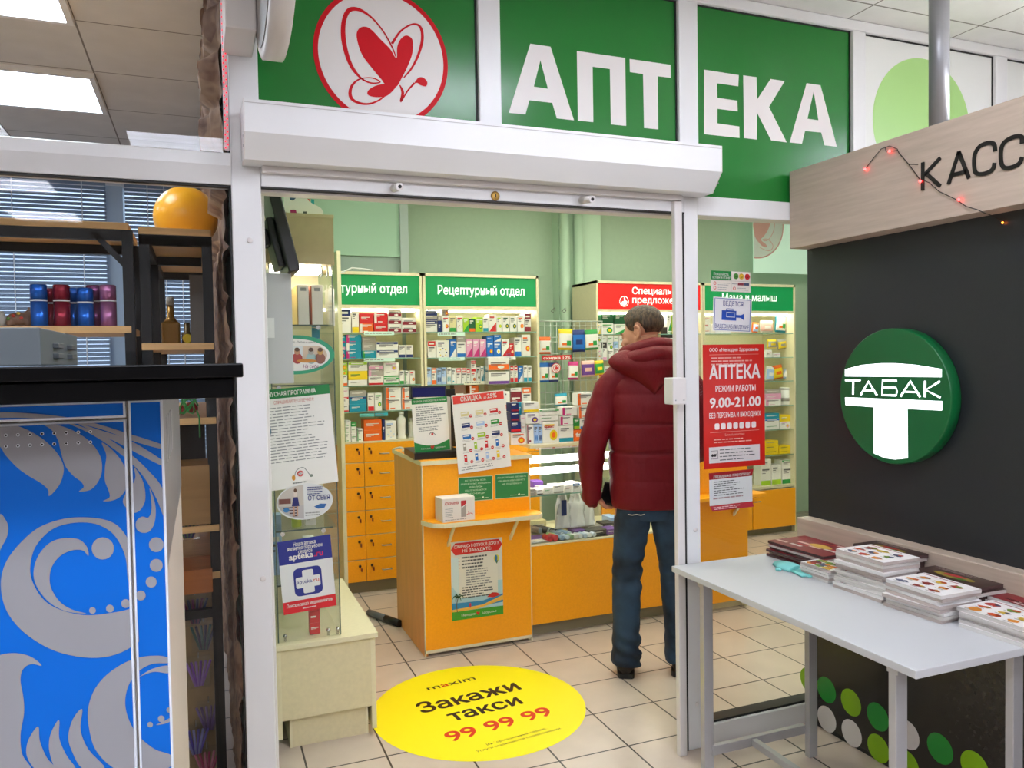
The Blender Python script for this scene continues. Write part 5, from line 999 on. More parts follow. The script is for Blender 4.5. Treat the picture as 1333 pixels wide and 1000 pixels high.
b = MB(); f, W, H = frame_px(b, 1, 3.9365, (588.5, 808.5), (655, 799), (586, 706.5)); f.slab(W, H, mat('#dcdcd2', .5), .001); RD2 = mat('#cf2a24', .4)
f.rect(0, W, H*.0, H*.45, mat('#a9cfd8', .5), 1); f.poly([(.0, H*.45), (W*.15, H*.30), (W*.15, H*.8), (0, H*.8)], mat('#cfe2e2', .5), 2); f.rect(W*.14, W*.9, H*.28, H*.8, mat('#e4e2d6', .5), 3)
f.poly([(.0, H*.905), (W*.08, H*.985), (W*.93, H*.985), (W, H*.915), (W*.93, H*.84), (W*.08, H*.83)], RD2, 3); f.text('СОБИРАЯСЬ В ОТПУСК, В ДОРОГУ,', W*.06, H*.92, .016, SIGNW, 4, 'l', W*.88, .02); f.text('НЕ ЗАБУДЬТЕ:', W*.22, H*.86, .016, SIGNW, 4, 'l', W*.56, .02)
f.lines(W*.2, W*.7, H*.64, H*.81, 4, TEXTD, 5, 2); f.lines(W*.28, W*.88, H*.42, H*.64, 7, TEXTL, 5, 3); f.lines(W*.2, W*.85, H*.26, H*.42, 5, TEXTD, 5, 4)
for i in range(4): f.ell(W*.15, H*(.79-.043*i), .003, .003, RD2, 5, 8)
f.poly([(0, H*.12), (W, H*.16), (W, H*.27), (W*.6, H*.21), (0, H*.22)], mat('#2f86b8', .5), 4); f.poly([(0, H*.11), (W*.5, H*.115), (W, H*.19), (W, H*.25), (W*.6, H*.16), (0, H*.14)], mat('#e3b24a', .5), 5); f.rect(0, W, 0, H*.11, mat('#3f9a2a', .5), 5); foot(f, W, H*.04, 6)
f.poly([(W*.68, H*.25), (W*.78, H*.30), (W*.88, H*.29), (W*.95, H*.26), (W*.82, H*.235)], RD2, 6); f.stroke([(W*.10, H*.1), (W*.09, H*.2), (W*.12, H*.29)], .004, mat('#6a5a3a', .5), 6)
for a in range(6): f.stroke([(W*.12, H*.29), (W*.12+W*.07*cos(a*1.05), H*.29+H*.02+H*.025*sin(a*1.05)), (W*.12+W*.11*cos(a*1.05), H*.29+H*.04*sin(a*1.05)-H*.015)], [.006, .006, .001], mat('#2f5a34', .5), 6)
f.ell(W*.88, H*.74, W*.055, H*.045, mat('#d9d34a', .5), 6, 20); f.ell(W*.87, H*.74, W*.025, H*.043, mat('#3a78a8', .5), 7, 16); f.poly([(W*.845, H*.71), (W*.915, H*.71), (W*.885, H*.665)], mat('#4a7a58', .5), 6); f.ell(W*.35, H*.17, .006, .014, mat('#c2324a', .5), 6, 10)
b.build('travel_poster', None, 'beach travel poster taped low on the orange pier front', 'poster')
b = MB(); b.tube([P(506, 583, 1, 4.3), P(509, 584, 1, 4.3)], .003, WHITE, 6)
d = [(1.03, 4.5, 1.036), (1.05, 4.42, 1.05), (1.08, 4.45, 1.034), (1.045, 4.35, 1.04), (1.07, 4.3, 1.035)]; b = MB(); b.tube(catmull(d, 5, False), .006, mat('#d9d6d2', .5), 8); b.build('crumpled_cord', None, 'crumpled white cord lying on the left corner of the pier', 'cord')
b = MB(); b.tube([(.905, 4.735, .022), (.975, 4.58, .022)], .02, mat('#5b5c60', .4), 14); b.tube([(.975, 4.58, .022), (1.03, 4.455, .022)], .0215, BLACK, 14); b.build('floor_pipe', None, 'grey pipe with black handle lying on the floor beside the pier', 'pipe')
# ---------------------------------------------------------------- floor sticker
b = MB(); c0 = Vector((1.108, 3.28, .0008)); an = radians(7); f = Fr(b, c0, (cos(an), sin(an), 0), (-sin(an), cos(an), 0), (0, 0, 1)); f.K = .0003
b.lathe((c0.x, c0.y, 0.0002), [(.474, 0), (.4745, .0006)], YEL, 96); TK, TR = mat('#2a1410', .4), mat('#dd3311', .4)
def ftext(s, bl, br, h, m, bold=.02):
    q, e = f.px(*bl), f.px(*br); f.text(s, q[0], (q[1]+e[1])/2, h, m, 1, 'l', e[0]-q[0], bold, 4)
ftext('Закажи', (553, 931), (676, 895), .105, TK, .028); ftext('такси', (592, 941), (679, 914), .095, TK, .028); ftext('99 99 99', (589, 968), (719, 928), .088, TR, .022)
q, e = f.px(558, 899), f.px(619, 884); W3 = e[0]-q[0]; gx = lambda s_: [v[0] for v in glyphs(s_, 0, 4)[0]]; tot = max(gx('maxim'))-min(gx('maxim')); xa = (max(gx('ma'))-min(gx('ma')))/tot*W3
f.text('maxim', q[0], q[1], .05, TK, 1, 'l', W3, .011, 4); f.text('a', q[0]+xa, q[1], .05, TR, 3, 'r', (max(gx('a'))-min(gx('a')))/tot*W3, .013, 4)
ftext('Информационный сервис.', (637, 973), (710, 947), .016, TK, 0); ftext('Услуги оказываются перевозчиками.', (624, 982), (729, 947), .016, TK, 0)
b.build('floor_sticker', None, 'round yellow taxi sticker on the tiled floor in the doorway', 'sticker')
# ================================================================ cream cabinet and glass tower left of the doorway
t = thing('low_cabinet', 'low cream cabinet standing behind the left door post', 'cabinet', (.44, 3.6, 0))
b = MB(); b.box(.228, .646, 3.19, 4.07, .412, .432, CREAM, .001); b.build('top', t)
b = MB(); b.box(.238, .26, 3.2, 4.05, .055, .412, CREAM); b.box(.617, .636, 3.205, 4.05, .03, .412, CREAM); b.box(.26, .617, 3.206, 3.224, .125, .412, CREAMD); b.build('carcass', t)
b = MB(); b.box(.30, .60, 3.235, 4.0, 0, .125, CREAMD); b.box(.29, .30, 3.232, 4.0, 0, .125, CREAM); b.box(.595, .605, 3.232, 4.0, 0, .125, CREAM); b.build('plinth', t)
b = MB(); b.box(.632, .639, 3.23, 4.04, .05, .40, ORANGE); b.build('drawer_front', t)
TX0, TX1, TY0, TY1 = .252, .502, 3.225, 3.62
t = thing('glass_showcase', 'tall glass showcase tower with beige top box on the cream cabinet', 'showcase', (.377, 3.4, .432))
GL_ = glass_mat('showcase_glass', (.975, .985, .97), .03)
b = MB(); b.box(TX0, TX1, TY0, TY0+.005, .434, 1.94, GL_); b.build('front_pane', t)
b = MB(); b.box(TX1-.005, TX1, TY0+.005, TY1, .434, 1.94, GL_); b.build('side_pane', t)
b = MB(); b.box(TX0, TX0+.005, TY0+.005, TY1, .434, 1.94, GL_); b.build('side_pane', t)
b = MB(); b.box(TX0+.005, TX1-.005, TY1-.012, TY1, .434, 1.94, mat('#d9d0ac', .5)); b.build('back_panel', t)
for x in (TX0+.001, TX1-.005):
    b = MB(); b.box(x, x+.004, TY0-.0005, TY0+.003, .434, 1.94, mat('#4f5f55', .3)); b.build('corner_strip', t)
for z in (.66, .878, 1.18, 1.46, 1.70):
    b = MB(); b.box(TX0+.006, TX1-.006, TY0+.02, TY1-.015, z-.006, z, SHG); b.box(TX0+.006, TX1-.02, TY0+.016, TY0+.02, z-.006, z, mat('#46564c', .3)); b.build('glass_shelf', t)
    for x in (TX0+.03, TX1-.06):
        b = MB(); b.tube([(x, TY0+.006, z-.012), (x, TY0+.03, z-.012)], .009, CHROME, 10); b.build('shelf_clip', t)
for x in (TX0+.03, TX1-.05, TX1-.012):
    b = MB(); b.tube([(x, TY0+.015, .434), (x, TY0+.015, .462)], .005, CHROME, 10); b.ball((x, TY0+.01, .455), .009, CHROME, 8); b.build('foot_clip', t)
b = MB(); b.box(TX0-.01, TX1+.006, TY0-.01, TY1+.02, 1.94, 2.137, mat('#dac69c', .5, var=.03)); b.box(TX0-.012, TX1+.008, TY0-.012, TY1+.02, 2.125, 2.138, mat('#d6c69c', .5)); b.build('top_box', t)
b = MB(); b.box(TX0+.02, TX1-.03, TY0+.08, TY0+.22, 1.92, 1.938, mat('#fffdf2', .4, emit=CASE_LIGHT*1.3)); b.build('glow_bar', t)
for x in (.462, .484):
    b = MB(); b.tube([(x, TY0+.02, 1.938), (x, TY0+.02, 1.90), (x-.006, TY0+.02, 1.892)], .003, METAL, 6); b.build('cable_hook', t)
# goods inside
for i, (a, e) in enumerate(((388, 402), (406, 420))):
    x0, x1 = P(a, 390, 1, 3.30).x, P(e, 390, 1, 3.30).x; z1 = P(410, 371, 1, 3.30).z
    t = thing('binder', ('left', 'right')[i]+' white binder standing on the top glass shelf of the tower', 'binder', ((x0+x1)/2, 3.35, 1.7005), 'binders in the showcase')
    b = MB(); b.box(x0, x1, 3.30, 3.5, 1.7005, z1, mat('#e9e2dc', .5), .001); b.build('body', t); b = MB(); b.box(x0-.005, x0-.0005, 3.302, 3.5, 1.7005, z1-.003, mat('#b4582e' if i else '#c9a45a', .5)); b.build('edge', t); b = MB(); b.box(x0+.01, x1-.01, 3.298, 3.2995, z1-.025, z1-.012, TEXTL); b.build('spine_label', t)
def tower_box(px, py0, py1, px1, Y, bb, aa, pt, lb, z=None):
    A, E = P(px, py1, 1, Y), P(px1, py0, 1, Y); z0 = A.z if z is None else z+.0006; pack(A.x, E.x, z0, max(E.z, z0+.02), Y, .06, bb, aa, pt, lb, 'goods in the glass showcase')
tower_box(398, 665, 690, 411, 3.30, 'w', 'a', '0', 'white box behind the oval sticker, middle shelf of the glass showcase', .878)
tower_box(426, 376, 396, 435, 3.4, 'w', 'c', '0', 'upper pale box at the right of the showcase top shelf', 1.70)
A, E = P(406, 441, 1, 3.4), P(416, 427, 1, 3.4); b = MB(); b.box(A.x, E.x, 3.4, 3.402, A.z, E.z, PM['t']); b.box((A.x+E.x)/2-.001, (A.x+E.x)/2+.001, 3.4, 3.401, E.z, 1.694, WHITE); b.build('hanging_tag', None, 'teal tag hanging under the top glass shelf of the showcase', 'tag')
b = MB(); x = P(386, 680, 1, 3.30).x; b.lathe((x, 3.30, .8785), [(.019, 0), (.021, .006), (.02, .03), (.012, .055), (.008, .062)], mat('#b3c42a', .3), 20); b.build('squeeze_bottle', None, 'small lime bottle on the middle shelf of the glass showcase', 'bottle')
b = MB(); b.lathe((P(386, 705, 1, 3.32).x, 3.32, .6605), [(.02, 0), (.022, .005), (.022, .13), (.012, .15)], mat('#d7cc2e', .3), 20); b.build('yellow_bottle', None, 'yellow bottle on the lower glass shelf behind the partner poster', 'bottle')
tower_box(396, 700, 720, 410, 3.34, 'w', 'r', '1', 'red topped box behind the partner poster in the glass showcase', .66)
tower_box(346, 670, 760, 366, 3.40, 'e', 'w', '0', 'pale blue carton low at the left of the glass showcase', .66)
x = P(410, 815, 1, 3.27).x
for i in range(3): pack(x-.021, x+.021, .4345+i*.047, .4345+(i+1)*.047-.001, 3.27, .04, 'r', 'w', '0', ('lowest', 'middle', 'topmost')[i]+' small red box piled on the showcase floor', 'red boxes on the showcase floor', i)
# posters on the front pane
PYF = TY0-.0025
b = MB(); f, W, H = frame_px(b, 1, PYF, (349, 640), (440.5, 627), (346, 508)); f.slab(W, H, PAPER, .001); f.rect(0, W, H*.905, H, mat('#0f7a3c', .4), 1); f.text('БОНУСНАЯ ПРОГРАММА', W*.05, H*.93, .017, SIGNW, 2, 'l', W*.75, .02); f.text('СПРАШИВАЙТЕ! ОТВЕЧАЕМ!', W*.2, H*.85, .013, mat('#c0504a', .5), 1, 'l', W*.56, .0)
f.lines(W*.08, W*.98, H*.26, H*.83, 19, TEXTL, 1, 8, .28); f.stroke([(W*.38, H*.10), (W*.42, H*.17), (W*.52, H*.19), (W*.6, H*.11)], .003, TEXTL); f.ell(W*.47, H*.135, .012, .012, RED, 2, 20); f.rect(W*.47-.008, W*.47+.008, H*.135-.003, H*.135+.003, PAPER, 3); f.rect(W*.47-.003, W*.47+.003, H*.135-.008, H*.135+.008, PAPER, 3); f.ell(W*.37, H*.10, .007, .011, mat('#d8963a', .5), 2, 12); f.ell(W*.62, H*.10, .007, .006, mat('#7f8a80', .5), 2, 12); f.lines(W*.35, W*.62, H*.03, H*.06, 1, TEXTL, 1, 3)
b.build('program_poster', None, 'tall white programme poster with green header on the glass showcase', 'poster')
def ovalframe(pc, Y):
    q = P(*pc, 1, Y); b = MB(); return b, Fr(b, q, (1, 0, -.02), (0, 0, 1), (0, -1, 0))
b, f = ovalframe((384, 462), PYF); b.lathe(f.o, [(1, -.001), (1, 0)], mat('#2f9a74', .4), 48, (.155, 0, 0), (0, 0, .078), (0, -1, 0)); f.ell(0, 0, .137, .064, PAPER, 1)
import itertools
pic = mat('#cdb8a4', .5); f.poly([(.125*cos(a), max(-.03, min(.036, .056*sin(a)))) for a in [i*pi/24 for i in range(48)]], pic, 2); f.rect(-.03, .03, -.005, .035, mat('#d9dde0', .5), 3)
for x, c1, c2 in ((.008, '#a5433f', '#b98a6e'), (.062, '#9ab4b4', '#a8a29a'), (.098, '#8d5a4c', '#c79a5a')):
    f.ell(x, -.014, .02, .022, mat(c1, .5), 4, 16); f.ell(x, .014, .011, .014, mat(c2, .5), 5, 16); f.ell(x, .021, .010, .008, mat('#5a4030', .5), 6, 12)
f.ell(.045, -.024, .04, .007, mat('#c9853a', .5), 6, 16); f.text('На себя', .03, -.053, .015, mat('#8d2a6a', .5), 4, 'l', .058, .01, slant=.2); f.text('Лето - Любим и ценим!', -.02, .047, .008, TEXTD, 3, 'l', .10, 0)
b.build('oval_sticker', None, 'oval green rimmed family picture sticker on the glass showcase', 'sticker')
b, f = ovalframe((397, 653), PYF-.0012); b.lathe(f.o, [(1, -.001), (1, 0)], mat('#dfe0e2', .4), 48, (.110, 0, 0), (0, 0, .073), (0, -1, 0)); A_ = .11
left = [(.105*cos(a), .068*sin(a)) for a in [pi*.5+i*pi/16 for i in range(17)]]; left = [(min(x, -.005), y) for x, y in left]; f.poly(left, mat('#c9bfb8', .5), 1)
f.poly([p for p in [(x, min(y, -.015)) for x, y in left]], mat('#b9b4b8', .5), 2)
for k in range(4): f.rect(-.085+.012*k, -.03, -.024-.011*k, -.019-.011*k, mat('#5a3f44', .5), 3)
f.rect(-.1, -.055, -.005, .015, mat('#7a4a44', .5), 3); f.poly([(-.052, -.016), (-.022, -.016), (-.028, .02), (-.044, .02)], mat('#242a70', .5), 4); f.rect(-.043, -.031, .02, .042, mat('#e0d2c8', .5), 4); f.ell(-.037, .047, .006, .008, mat('#6a4a38', .5), 5, 12); f.rect(-.046, -.041, -.055, -.016, mat('#c99a80', .5), 4); f.rect(-.033, -.028, -.055, -.016, mat('#c99a80', .5), 4); f.ell(-.073, -.03, .012, .009, mat('#3f83c0', .5), 5, 14)
f.text('ОТ СЕБЯ', .012, .004, .019, NAVY, 3, 'l', .085, .02); f.lines(.01, .075, .025, .06, 4, NAVY, 3, 6, .4); f.poly([(.035, -.022), (.06, -.012), (.085, -.014), (.075, -.03), (.05, -.032)], mat('#2f6ab0', .5), 3); f.lines(.0, .07, -.06, -.042, 2, TEXTL, 3, 9)
b.build('oval_sticker', None, 'oval white sticker with walking woman reading ОТ СЕБЯ on the showcase', 'sticker')
b = MB(); f, W, H = frame_px(b, 1, PYF-.002, (369.5, 801), (438, 788), (368, 705)); f.slab(W, H, mat('#e4e4e6', .4), .001); NV, RD3 = mat('#27318c', .4), mat('#d81f2c', .4)
f.rect(0, W, H*.675, H, NV, 1); f.rect(0, W, 0, H*.165, RD3, 1)
f.text('Наша аптека', W*.5, H*.91, .016, SIGNW, 2, 'c', W*.42, .02); f.text('является партнером', W*.5, H*.855, .016, SIGNW, 2, 'c', W*.66, .02); f.text('сервиса', W*.5, H*.80, .016, SIGNW, 2, 'c', W*.26, .02); f.text('apteka', W*.19, H*.73, .024, SIGNW, 2, 'l', W*.45, .03); f.text('.ru', W*.66, H*.73, .024, mat('#d01f58', .4), 2, 'l', W*.17, .03)
f.rrect(W*.24, W*.77, H*.215, H*.60, .02, NV, 1); f.rrect(W*.405, W*.615, H*.245, H*.565, .006, mat('#e4e4e6', .4), 2); f.rrect(W*.275, W*.735, H*.325, H*.475, .006, mat('#e4e4e6', .4), 2.4); f.text('apteka.', W*.295, H*.385, .017, NV, 3, 'l', W*.30, .01); f.text('ru', W*.61, H*.385, .017, mat('#d8482c', .4), 3, 'l', W*.10, .01)
f.text('Поиск и заказ медикаментов', W*.07, H*.085, .014, SIGNW, 2, 'l', W*.86, .02); f.lines(W*.36, W*.62, H*.03, H*.06, 1, SIGNW, 2, 2)
b.build('partner_poster', None, 'blue white and red partner poster with white cross on the showcase', 'poster')
# card on top, television, grey board
b = MB(); c = crop(320, 230, 6.06); q = [P(*p, 1, 3.27) for p in c([(300, 300), (300, 160), (345, 150), (480, 170), (515, 205), (560, 228), (595, 250), (612, 280), (612, 305)])]; q = [Vector((p.x, p.y, max(p.z, 2.1385))) for p in q]
b.prism(q, (0, .004, 0), mat('#e9e8ea', .5)); f = Fr(b, (0, 3.27, 0), (1, 0, 0), (0, 0, 1), (0, -1, 0))
g = lambda pts: [f.px(*p) for p in c(pts)]
f.poly(g([(350, 262), (395, 262), (400, 288), (352, 288)]), mat('#a8246a', .5), 1); f.poly(g([(345, 165), (395, 168), (375, 190), (350, 185)]), mat('#3f5a7a', .5), 1); f.poly(g([(515, 178), (540, 182), (540, 222), (515, 205)]), mat('#1f9aa0', .5), 1); f.poly(g([(485, 175), (512, 180), (505, 200)]), mat('#e0584a', .5), 1); f.poly(g([(450, 275), (480, 275), (480, 295), (450, 292)]), TEXTD, 1)
b.build('cutout_card', None, 'white cut out advertising card standing on the showcase top box', 'card')
t = thing('television', 'black flat television seen edge on beside the left door post', 'television', (.28, 2.95, 1.87)); TVM = mat('#1c1c1f', .45)
R = Matrix.Translation((.285, 2.95, 2.02)) @ Matrix.Rotation(radians(-13), 4, 'Y')
b = MB(); b.box(-.02, .02, -.05, .24, -.15, .2, TVM, .006, R); b.build('housing', t)
b = MB(); b.box(.0205, .0215, -.04, .23, -.14, .19, mat('#050506', .15), 0, R); b.build('screen', t)
b = MB(); b.box(-.045, -.0205, 0, .2, -.12, .06, mat('#26272b', .5), .006, R); b.build('back_cover', t)
b = MB(); b.box(-.095, -.046, .05, .15, -.03, .03, mat('#26272b', .5), .003, R); b.build('wall_mount', t)
b = MB(); a, e = P(344, 500, 1, 2.96), P(379, 356, 1, 2.96); b.box(a.x-.02, e.x, 2.96, 2.966, a.z, e.z, mat('#b3b5b4', .5), .001); b.build('grey_board', None, 'plain grey board fixed below the television', 'board')
b = MB(); a, e = P(346, 440, 1, 2.955), P(357, 414, 1, 2.955); b.box(a.x, e.x, 2.955, 2.9575, a.z, e.z, mat('#d6d8d4', .3)); b.build('tape_strip', None, 'translucent tape strip on the grey board', 'tape')
b = MB(); a = P(348, 563, 1, 2.9); b.tube([(a.x, 2.9, a.z+.05), (a.x+.003, 2.9, a.z), (a.x-.004, 2.9, a.z-.03)], [.006, .012, .007], mat('#2f5a70', .6), 10); b.build('blue_tassel', None, 'small dark blue tassel hanging at the left door post', 'tassel')
# ---------------------------------------------------------------- stickers on the right window
WY = 2.612
b = MB(); f, W, H = frame_px(b, 1, WY, (925.5, 379), (977, 381), (924.5, 352)); f.slab(W, H, mat('#dfd6cc', .5), .001); f.rect(0, W*.5, H*.56, H, GREEN, 1); f.text('Пожалуйста,', W*.06, H*.78, .011, SIGNW, 2, 'l', W*.38, .01); f.text('оставьте отзыв!', W*.03, H*.62, .011, SIGNW, 2, 'l', W*.44, .01)
for x, c_ in ((.62, '#4a8a3a'), (.76, '#e0b43a'), (.91, '#cf2f34')): f.ell(W*x, H*.77, .012, .012, mat(c_, .4), 2, 20); f.stroke([(W*x-.005, H*.75), (W*x, H*.73), (W*x+.005, H*.75)], .002, mat('#3a3020', .5), 3)
for x, z in ((.09, .39), (.09, .17), (.58, .17)): f.ell(W*x, H*z, .007, .007, mat('#d8625a', .5), 2, 14); f.ell(W*x, H*z, .004, .004, mat('#dfd6cc', .5), 3, 10)
f.lines(W*.17, W*.48, H*.28, H*.46, 2, TEXTL, 1, 2, .3); f.lines(W*.17, W*.48, H*.07, H*.24, 2, TEXTL, 1, 3, .3); f.rect(W*.67, W*.82, H*.33, H*.46, mat('#8d3a44', .5), 1); f.rect(W*.83, W*.96, H*.33, H*.46, mat('#4a5270', .5), 1); f.rect(W*.52, W*.66, H*.38, H*.41, TEXTL, 1); f.lines(W*.66, W*.97, H*.07, H*.24, 2, TEXTL, 1, 4, .3); f.rect(0, W, H*.525, H*.535, TEXTL, 1); f.rect(W*.5, W*.505, 0, H, TEXTL, 1)
b.build('feedback_sticker', None, 'small green and cream feedback sticker at the top of the right window', 'sticker')
b = MB(); f, W, H = frame_px(b, 1, WY, (927.5, 430.5), (977.5, 433), (926, 386)); f.slab(W, H, mat('#e2e0e2', .45), .001); VB = mat('#1f4aa8', .45)
for q in ((.03, .97, .03, .045), (.03, .97, .955, .97), (.03, .045, .03, .97), (.955, .97, .03, .97)): f.rect(W*q[0], W*q[1], H*q[2], H*q[3], VB, 1)
f.text('ВЕДЕТСЯ', W*.25, H*.76, .019, NAVY, 1, 'l', W*.52, .01); f.text('ВИДЕОНАБЛЮДЕНИЕ', W*.06, H*.09, .016, NAVY, 1, 'l', W*.88, .01)
f.poly([(W*.22, H*.33), (W*.60, H*.33), (W*.60, H*.42), (W*.72, H*.42), (W*.80, H*.35), (W*.80, H*.55), (W*.72, H*.5), (W*.60, H*.5), (W*.60, H*.62), (W*.54, H*.62), (W*.52, H*.68), (W*.34, H*.68), (W*.32, H*.62), (W*.22, H*.62)], VB, 1); f.rect(W*.36, W*.52, H*.63, H*.665, mat('#e2e0e2', .45), 2); f.stroke([(W*.34, H*.43), (W*.56, H*.43), (W*.56, H*.56), (W*.34, H*.56)], .003, mat('#e2e0e2', .45), 2, False, True)
b.build('camera_sticker', None, 'white sticker with blue video camera on the right window', 'sticker')
b = MB(); f, W, H = frame_px(b, 1, WY, (916.5, 611.5), (996, 605), (912, 449)); f.slab(W, H, mat('#cf2218', .4), .0015); RW = mat('#eadfdb', .45); RP = mat('#e2a89c', .5)
f.text('ООО «Мелодия Здоровья»', W*.1, H*.945, .0135, RW, 1, 'l', W*.8, .015); f.rect(W*.1, W*.9, H*.917, H*.920, RP, 1); f.lines(W*.13, W*.87, H*.828, H*.905, 3, RP, 1, 14, .4)
f.text('АПТЕКА', W*.1, H*.725, .054, RW, 1, 'l', W*.82, .03, 3); f.text('РЕЖИМ РАБОТЫ', W*.195, H*.62, .024, RW, 1, 'l', W*.65, .02); f.text('9.00-21.00', W*.105, H*.495, .039, RW, 1, 'l', W*.82, .035, 3); f.text('БЕЗ ПЕРЕРЫВА И ВЫХОДНЫХ', W*.09, H*.41, .02, RW, 1, 'l', W*.84, .02)
for i in range(7): f.rrect(W*(.175+.1*i), W*(.25+.1*i), H*.315, H*.365, .006, RW, 1)
f.rect(W*.1, W*.9, H*.292, H*.295, RP, 1); f.text('Ближайшая аптека:', W*.34, H*.26, .009, RP, 1, 'l', W*.32); f.lines(W*.16, W*.84, H*.2, H*.245, 2, RP, 1, 4, .35)
f.rect(W*.08, W*.91, H*.045, H*.175, mat('#dcd6d4', .5), 1); f.stroke([(W*.11, H*.08), (W*.22, H*.08), (W*.22, H*.145), (W*.11, H*.145)], .002, BLACK, 2, False, True); f.ell(W*.135, H*.108, .006, .006, BLACK, 2, 12); f.ell(W*.175, H*.108, .006, .006, BLACK, 2, 12); f.stroke([(W*.135, H*.111), (W*.175, H*.111), (W*.215, H*.125)], .002, BLACK, 2, False); f.lines(W*.25, W*.88, H*.055, H*.165, 4, TEXTD, 2, 12, .25)
b.build('schedule_sign', None, 'tall red opening hours sign on the right window', 'sign')
t = thing('leaflet_holder', 'white information sheet with red folded top under the opening hours sign', 'notice', (1.95, 2.6, .88))
b = MB(); f, W, H = frame_px(b, 1, 2.6, (924, 659), (979.5, 652.5), (923.5, 625)); f.slab(W, H, mat('#d6dad8', .5), .001); f.lines(W*.1, W*.85, H*.34, H*.94, 7, TEXTD, 1, 21, .35); f.lines(W*.08, W*.9, H*.2, H*.32, 1, mat('#a58a8a', .5), 1, 5); b.build('sheet', t)
b = MB(); b.prism([f.pt(0, 0, 0), f.pt(W, 0, 0), f.pt(W*.985, -.02, 18), f.pt(.004, -.02, 18)], (0, .001, 0), mat('#a81f2c', .45)); g2 = Fr(b, f.pt(.004, -.02, 20), f.u, f.pt(0, 0, 0)-f.pt(.004, -.02, 18)); g2.lines(.01, W*.9, .004, .018, 2, mat('#e0b8b8', .5), 2, 7); b.build('lower_fold', t)
b = MB(); b.prism([f.pt(0, H, 0), f.pt(W, H, 0), f.pt(W*.98, H+.03, 22), f.pt(-.012, H+.03, 22)], (0, .001, 0), mat('#b5202c', .45)); g2 = Fr(b, f.pt(0, H, 1), f.u, f.pt(0, H+.03, 22)-f.pt(0, H, 0)); g2.text('Уважаемые покупатели!', W*.06, .007, .017, SIGNW, 2, 'l', W*.86, .015); b.build('upper_fold', t)
# translucent window picture with half a butterfly above the far right cabinet
b = MB(); a, e = P(981, 355, 1, 5.9), P(1031, 262, 1, 5.9); b.box(a.x, e.x+.6, 5.9, 5.91, a.z, 2.9, mat('#bfdcc8', .6, emit=.15)); f = Fr(b, (a.x, 5.9, a.z), (1, 0, 0), (0, 0, 1), (0, -1, 0)); c = crop(920, 270, 7.696); PK = mat('#dfaaa4', .6)
q, e2 = f.px(980, 337), f.px(1021, 290); cx, cz = f.px(985, 293); rr_ = f.px(1020, 292)[0]-cx; circ = lambda r: [(max(0, cx+r*cos(i*pi/30)), cz+r*sin(i*pi/30)) for i in range(60)]
f.poly(circ(rr_), PK, 1); f.poly(circ(rr_*.96), mat('#dfe6e2', .6), 2); f.spl([f.px(*p) for p in c([(470, 150), (620, 150), (615, 220), (570, 290), (540, 325), (590, 370), (600, 400), (550, 385), (490, 310), (475, 260)])], PK, 3); f.stroke([f.px(*p) for p in c([(680, 150), (670, 230), (630, 310), (590, 335), (560, 325), (600, 318), (640, 345), (662, 390), (640, 430), (590, 430), (530, 400)])], .006, PK, 3)
b.build('window_picture', None, 'pale green window picture with half a pink butterfly above the far cabinet', 'picture')
# ================================================================ the customer
man = thing('person', 'man in dark red quilted jacket and jeans standing at the counter, seen from behind', 'person', (2.03, 3.33, 0))
MR = Matrix.Translation((2.03, 3.33, 0)) @ Matrix.Rotation(radians(-20), 4, 'Z')
SKIN, sn, sbb = nt('skin'); sbb.inputs['Base Color'].default_value = lin('#c98f74'); sbb.inputs['Roughness'].default_value = .5; sbb.inputs['Subsurface Weight'].default_value = .08; sbb.inputs['Subsurface Radius'].default_value = (.01, .004, .002)
def loft(b, rings, mt, n=40, cap=True, fn=None, sub=6):
    "rings: (x, y, z, rx, ry[, power]); interpolated smoothly up the list"
    K = [Vector(r[:5]) if False else r for r in rings]; out = []
    for i in range(len(K)-1):
        for s in range(sub if i < len(K)-2 else sub+1):
            t_ = s/sub; p = [K[max(0, min(len(K)-1, i+j))] for j in (-1, 0, 1, 2)]
            out.append([.5*((2*p[1][q])+(p[2][q]-p[0][q])*t_+(2*p[0][q]-5*p[1][q]+4*p[2][q]-p[3][q])*t_*t_+(3*p[1][q]-p[0][q]-3*p[2][q]+p[3][q])*t_**3) for q in range(5)])
    vs = []
    for j, r in enumerate(out):
        a0 = out[max(0, j-1)]; a1 = out[min(len(out)-1, j+1)]; d = Vector((a1[0]-a0[0], a1[1]-a0[1], a1[2]-a0[2]))
        d = d.normalized() if d.length > 1e-6 else Vector((0, 0, 1))
        if d.z < 0: d = -d
        X = Vector((1, 0, 0)); X = (X-d*X.dot(d)).normalized(); Y = d.cross(X)
        for i in range(n):
            a = 2*pi*i/n; ca, sa = cos(a), sin(a); e = .82
            u = abs(ca)**e*(1 if ca > 0 else -1); v = abs(sa)**e*(1 if sa > 0 else -1)
            p = Vector(r[:3])+X*u*r[3]+Y*v*r[4]
            if fn: p = fn(p, (X*u+Y*v).normalized(), a)
            vs.append(MR @ p)
    m_ = len(out); fs = [(j*n+i, j*n+(i+1) % n, (j+1)*n+(i+1) % n, (j+1)*n+i) for j in range(m_-1) for i in range(n)]
    if cap: fs += [tuple(range(n-1, -1, -1)), tuple(range((m_-1)*n, m_*n))]
    b.add(vs, fs, mt, True)
def lball(b, c, r, mt, R=None, n=20): b.ball(MR @ Vector(c), r, mt, n, MR.to_3x3() @ (R if R else Matrix.Identity(3)))
# head frame: turned to his left and a little down
HC = Vector((-.025, .035, 1.668)); HRm = Matrix.Rotation(radians(54), 3, 'Z') @ Matrix.Rotation(radians(-14), 3, 'X')
hd = lambda x, y, z: HC+HRm @ Vector((x, y, z))
b = MB()
